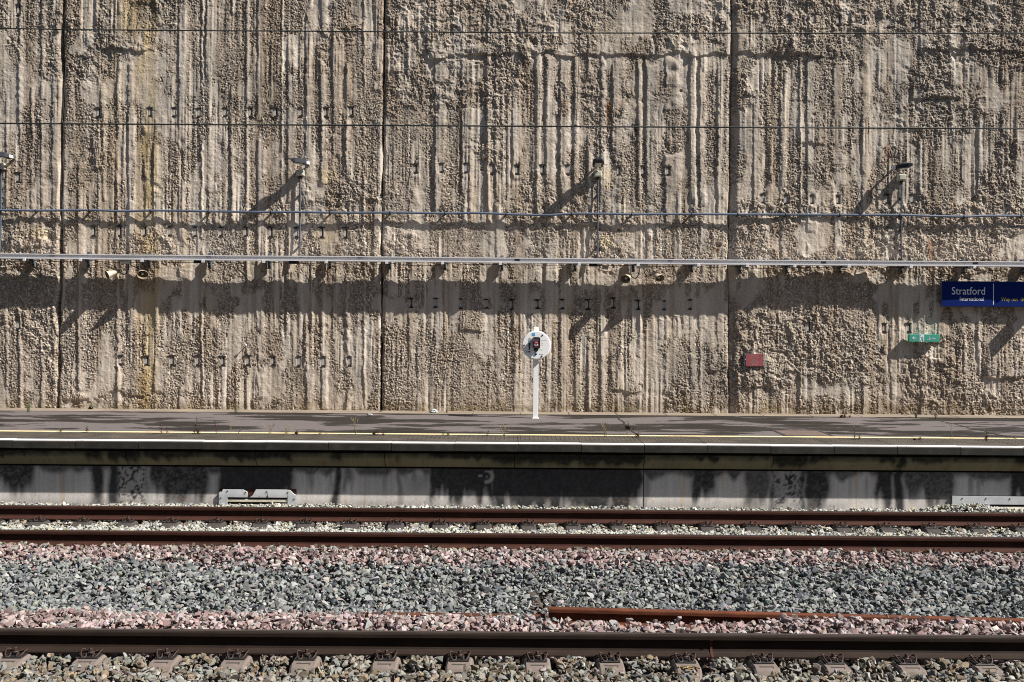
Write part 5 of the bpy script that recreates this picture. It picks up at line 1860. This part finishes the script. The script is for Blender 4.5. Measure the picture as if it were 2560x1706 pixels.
def grass(px, py, hpx, n, label, d, spread=0.5, seed=0, straw=True):
    r = random.Random(seed + px)
    p = P(px, py, d)
    q = (ZP - CAMZ) / (p.z - CAMZ)
    x, y = p.x * q, p.y * q
    root = empty('grass_tuft', (x, y, ZP), label, 'grass', 'weeds growing on the platform')
    H = hpx / (F / y)
    mb = MB(); sd = MB()
    for i in range(n):
        h = H * r.uniform(0.55, 1.0)
        a = r.uniform(0, 6.28)
        s = r.uniform(0.1, spread)
        dx, dy = math.cos(a) * s * h, math.sin(a) * s * h * 0.6
        b0 = Vector((r.uniform(-0.02, 0.02), r.uniform(-0.01, 0.01), 0))
        pts_ = [b0 + Vector((dx * t ** 1.6, dy * t ** 1.6, h * (t - 0.12 * t * t))) for t in (0, 0.3, 0.6, 0.85, 1.0)]
        mb.tube(pts_, [0.0018, 0.0017, 0.0015, 0.0012, 0.0009], 4)
        if r.random() < 0.6 and straw:
            e = pts_[-1]
            dd = (pts_[-1] - pts_[-2]).normalized()
            sd.tube([e - dd * 0.015, e, e + dd * 0.025, e + dd * 0.05], [0.0015, 0.004, 0.0035, 0.001], 5)
    mb.build('blades', M_straw if straw else M_leafg, root)
    if sd.v:
        sd.build('seed_heads', M_seed, root)
    return root


stalk(404, 1084.5, 45, True, 'tallest purple and green weed at the yellow line, growing near the olive wall streak', 15.3, 1, 1)
stalk(418, 1084, 17, True, 'short purple sprig right beside the tallest weed', 15.3, 1, 2)
stalk(487, 1085, 41, True, 'tall purple weed with side shoots, second along the yellow line', 15.3, 1, 3)
stalk(496, 1085, 22, True, 'low purple shoot hugging the right of the tall weed with side shoots', 15.3, 2, 4)
stalk(541, 1085, 33, True, 'single slender purple weed, third along the yellow line', 15.3, 1, 5)
stalk(218, 1081.5, 14, True, 'tiny dark red weed on the yellow line, the first from the dark joint', 15.3, 1, 6)
stalk(152, 1080.5, 8, True, 'minute red seedling on the yellow line under the dark wall joint', 15.3, 1, 6)
grass(577, 1085.5, 44, 3, 'lone dry grass blade just right of the slender purple weed', 15.3, 0.18, 7)
grass(596, 1086, 14, 5, 'low dry grass sprig right of the lone dry blade', 15.3, 0.8, 8)
grass(676, 1086.5, 32, 11, 'loose spray of dry grass on the yellow line below the left vent side', 15.3, 0.7, 9)
grass(715, 1087, 24, 10, 'short bushy dry grass with reddish stems beside the loose spray', 15.3, 0.7, 10)
stalk(742, 1087.5, 12, True, 'tiny reddish weed with two sprigs right of the bushy dry grass', 15.3, 2, 10)
stalk(800, 1088, 13, True, 'tiny upright red weed alone before the wide joint', 15.3, 1, 11)
grass(890, 1088.5, 50, 6, 'tall pale grass with drooping seed head in front of the central wall joint', 15.3, 0.3, 12)
stalk(945, 1089, 17, True, 'squat purple weed with several fleshy shoots in front of the central joint', 15.3, 4, 13)
stalk(1107, 1090.5, 11, False, 'small bright green seedling on the yellow line', 15.3, 2, 14)
stalk(1219, 1089.5, 13, True, 'small dark weed left of the big dry grass fan', 15.3, 1, 15)
grass(1261, 1091.5, 32, 13, 'big fan of dry grass left of the help point post', 15.3, 0.9, 16)
grass(1513, 1092, 44, 14, 'tall dry grass clump beside the diagonal paving gap', 15.3, 0.35, 17)
stalk(1572, 1074, 20, True, 'spreading reddish weed rooted in the diagonal paving gap', 15.9, 5, 18)
stalk(1597, 1094.5, 25, True, 'upright purple weed where the paving gap meets the yellow line', 15.3, 2, 19)
grass(1568, 1095, 13, 7, 'low reddish grass at the yellow line beside the paving gap', 15.3, 0.9, 20)
stalk(2135, 1099, 31, False, 'slender green weed just right of the manhole cover', 15.3, 1, 21)
stalk(2148, 1100, 15, True, 'short stub of a weed right of the slender green one', 15.3, 1, 22)
grass(2378, 1100, 42, 4, 'tall pale grass with a bent head below the blue station sign', 15.3, 0.3, 23)
stalk(2467, 1103, 26, True, 'dark purple weed on the yellow line, the one furthest along the platform', 15.3, 2, 24)
stalk(2299, 1101, 7, True, 'tiny red seedling below the exit sign', 15.3, 3, 25)
grass(71, 1031, 32, 26, 'green grass tuft at the wall foot near the dark joint', 18.6, 0.4, 26, straw=False)
stalk(230, 1025, 16, False, 'small bushy green weed at the wall foot', 18.7, 5, 27)
grass(590, 1033, 16, 14, 'low green grass at the wall foot behind the slender purple weed', 18.5, 0.9, 28, straw=False)
grass(952, 1032, 10, 16, 'mossy green tuft at the bottom of the central wall joint', 18.7, 0.9, 29, straw=False)
grass(1117, 1034, 18, 12, 'thin green grass at the wall foot left of the help point', 18.6, 0.5, 30, straw=False)
grass(2290, 1046, 25, 30, 'thick green grass tuft at the wall foot below the exit sign', 18.5, 0.45, 31, straw=False)
grass(2340, 1048, 24, 22, 'green grass tuft at the head of the second paving gap', 18.3, 0.6, 32, straw=False)
stalk(2112, 1045, 12, True, 'sprawling dark red weed at the wall foot right of the red notice', 18.5, 6, 33)

# litter
M_litter = simple('crumpled_white_film', (0.46, 0.47, 0.48), (0.30, 0.31, 0.32), 40, 0.5)
for (a, b_, wd, lab) in ((1084, 1034, 0.17, 'crumpled clear plastic litter at the wall foot'), (924, 1041, 0.12, 'torn white paper litter on the platform near the central joint')):
    pz_ = P(a, b_, 18.0)
    q = (ZP - CAMZ) / (pz_.z - CAMZ)
    r = random.Random(a)
    bm = bmesh.new()
    bmesh.ops.create_icosphere(bm, subdivisions=3, radius=1.0)
    for v_ in bm.verts:
        f_ = 0.6 + 0.5 * r.random()
        v_.co = Vector((v_.co.x * wd / 2 * f_, v_.co.y * wd / 2.5 * f_, max(v_.co.z, -0.6) * wd / (3.0 if a > 1000 else 5.5) * f_ + 0.02))
    me = bpy.data.meshes.new('litter'); bm.to_mesh(me); bm.free(); me.materials.append(M_litter)
    o = bpy.data.objects.new('litter', me); o.location = (pz_.x * q, pz_.y * q, ZP + 0.01)
    link(o); tag(o, lab, 'litter')

# unseen other side of the cutting, added to hold back sky light
M_opp = simple('opposite_concrete', (0.30, 0.26, 0.21), (0.20, 0.17, 0.14), 0.8, 0.95, bstr=0.3)
root = empty('retaining_wall', (0, -11.0, -0.5), 'unseen retaining wall on the opposite side of the cutting, added to hold back sky light', 'wall')
mb = MB(); mb.box(-60, 60, -1.0, 0.0, -0.2, 15.0); mb.build('wall_body', M_opp, root)
mb = MB(); mb.box(-60, 60, -1.05, 0.08, 15.002, 15.4, 0.03); mb.build('wall_coping', M_opp, root)
# ------------------------------------------------------------------ camera, sun, sky
cam = bpy.data.cameras.new('camera')
cam.sensor_width = 36.0
cam.lens = F / 2560 * 36.0
cam.shift_y = -(853 - HZ) / 2560
cam.clip_end = 1000
co = bpy.data.objects.new('camera', cam)
co.location = (0, 0, CAMZ)
co.rotation_mode = 'XYZ'
co.rotation_euler = (math.pi / 2, -ROLL, 0)
COL.objects.link(co)
SC.camera = co

S = Vector((0.95, -0.333, 1.0)).normalized()      # towards the sun
sun = bpy.data.lights.new('sun', 'SUN')
sun.energy = SUN_E
sun.angle = math.radians(0.53)
sun.color = (1.0, 0.95, 0.88)
so = bpy.data.objects.new('sun', sun)
so.rotation_euler = S.to_track_quat('Z', 'Y').to_euler()
so.location = (20, -10, 25)
COL.objects.link(so)

w = bpy.data.worlds.new('World')
SC.world = w
w.use_nodes = True
nt = w.node_tree
bg = nt.nodes['Background']
sky = nt.nodes.new('ShaderNodeTexSky')
sky.sky_type = 'NISHITA'
sky.sun_disc = False
sky.sun_elevation = math.asin(S.z)
sky.sun_rotation = math.atan2(S.x, S.y)
nt.links.new(sky.outputs['Color'], bg.inputs['Color'])
bg.inputs['Strength'].default_value = SKY_E

vs = SC.view_settings
vs.view_transform = 'Standard'
vs.look = 'None'
vs.gamma = 1.0
vs.use_curve_mapping = False
vs.exposure = EXPO
SC.cycles.max_bounces = 6
SC.cycles.use_denoising = True
SC.cycles.filter_width = 1.0
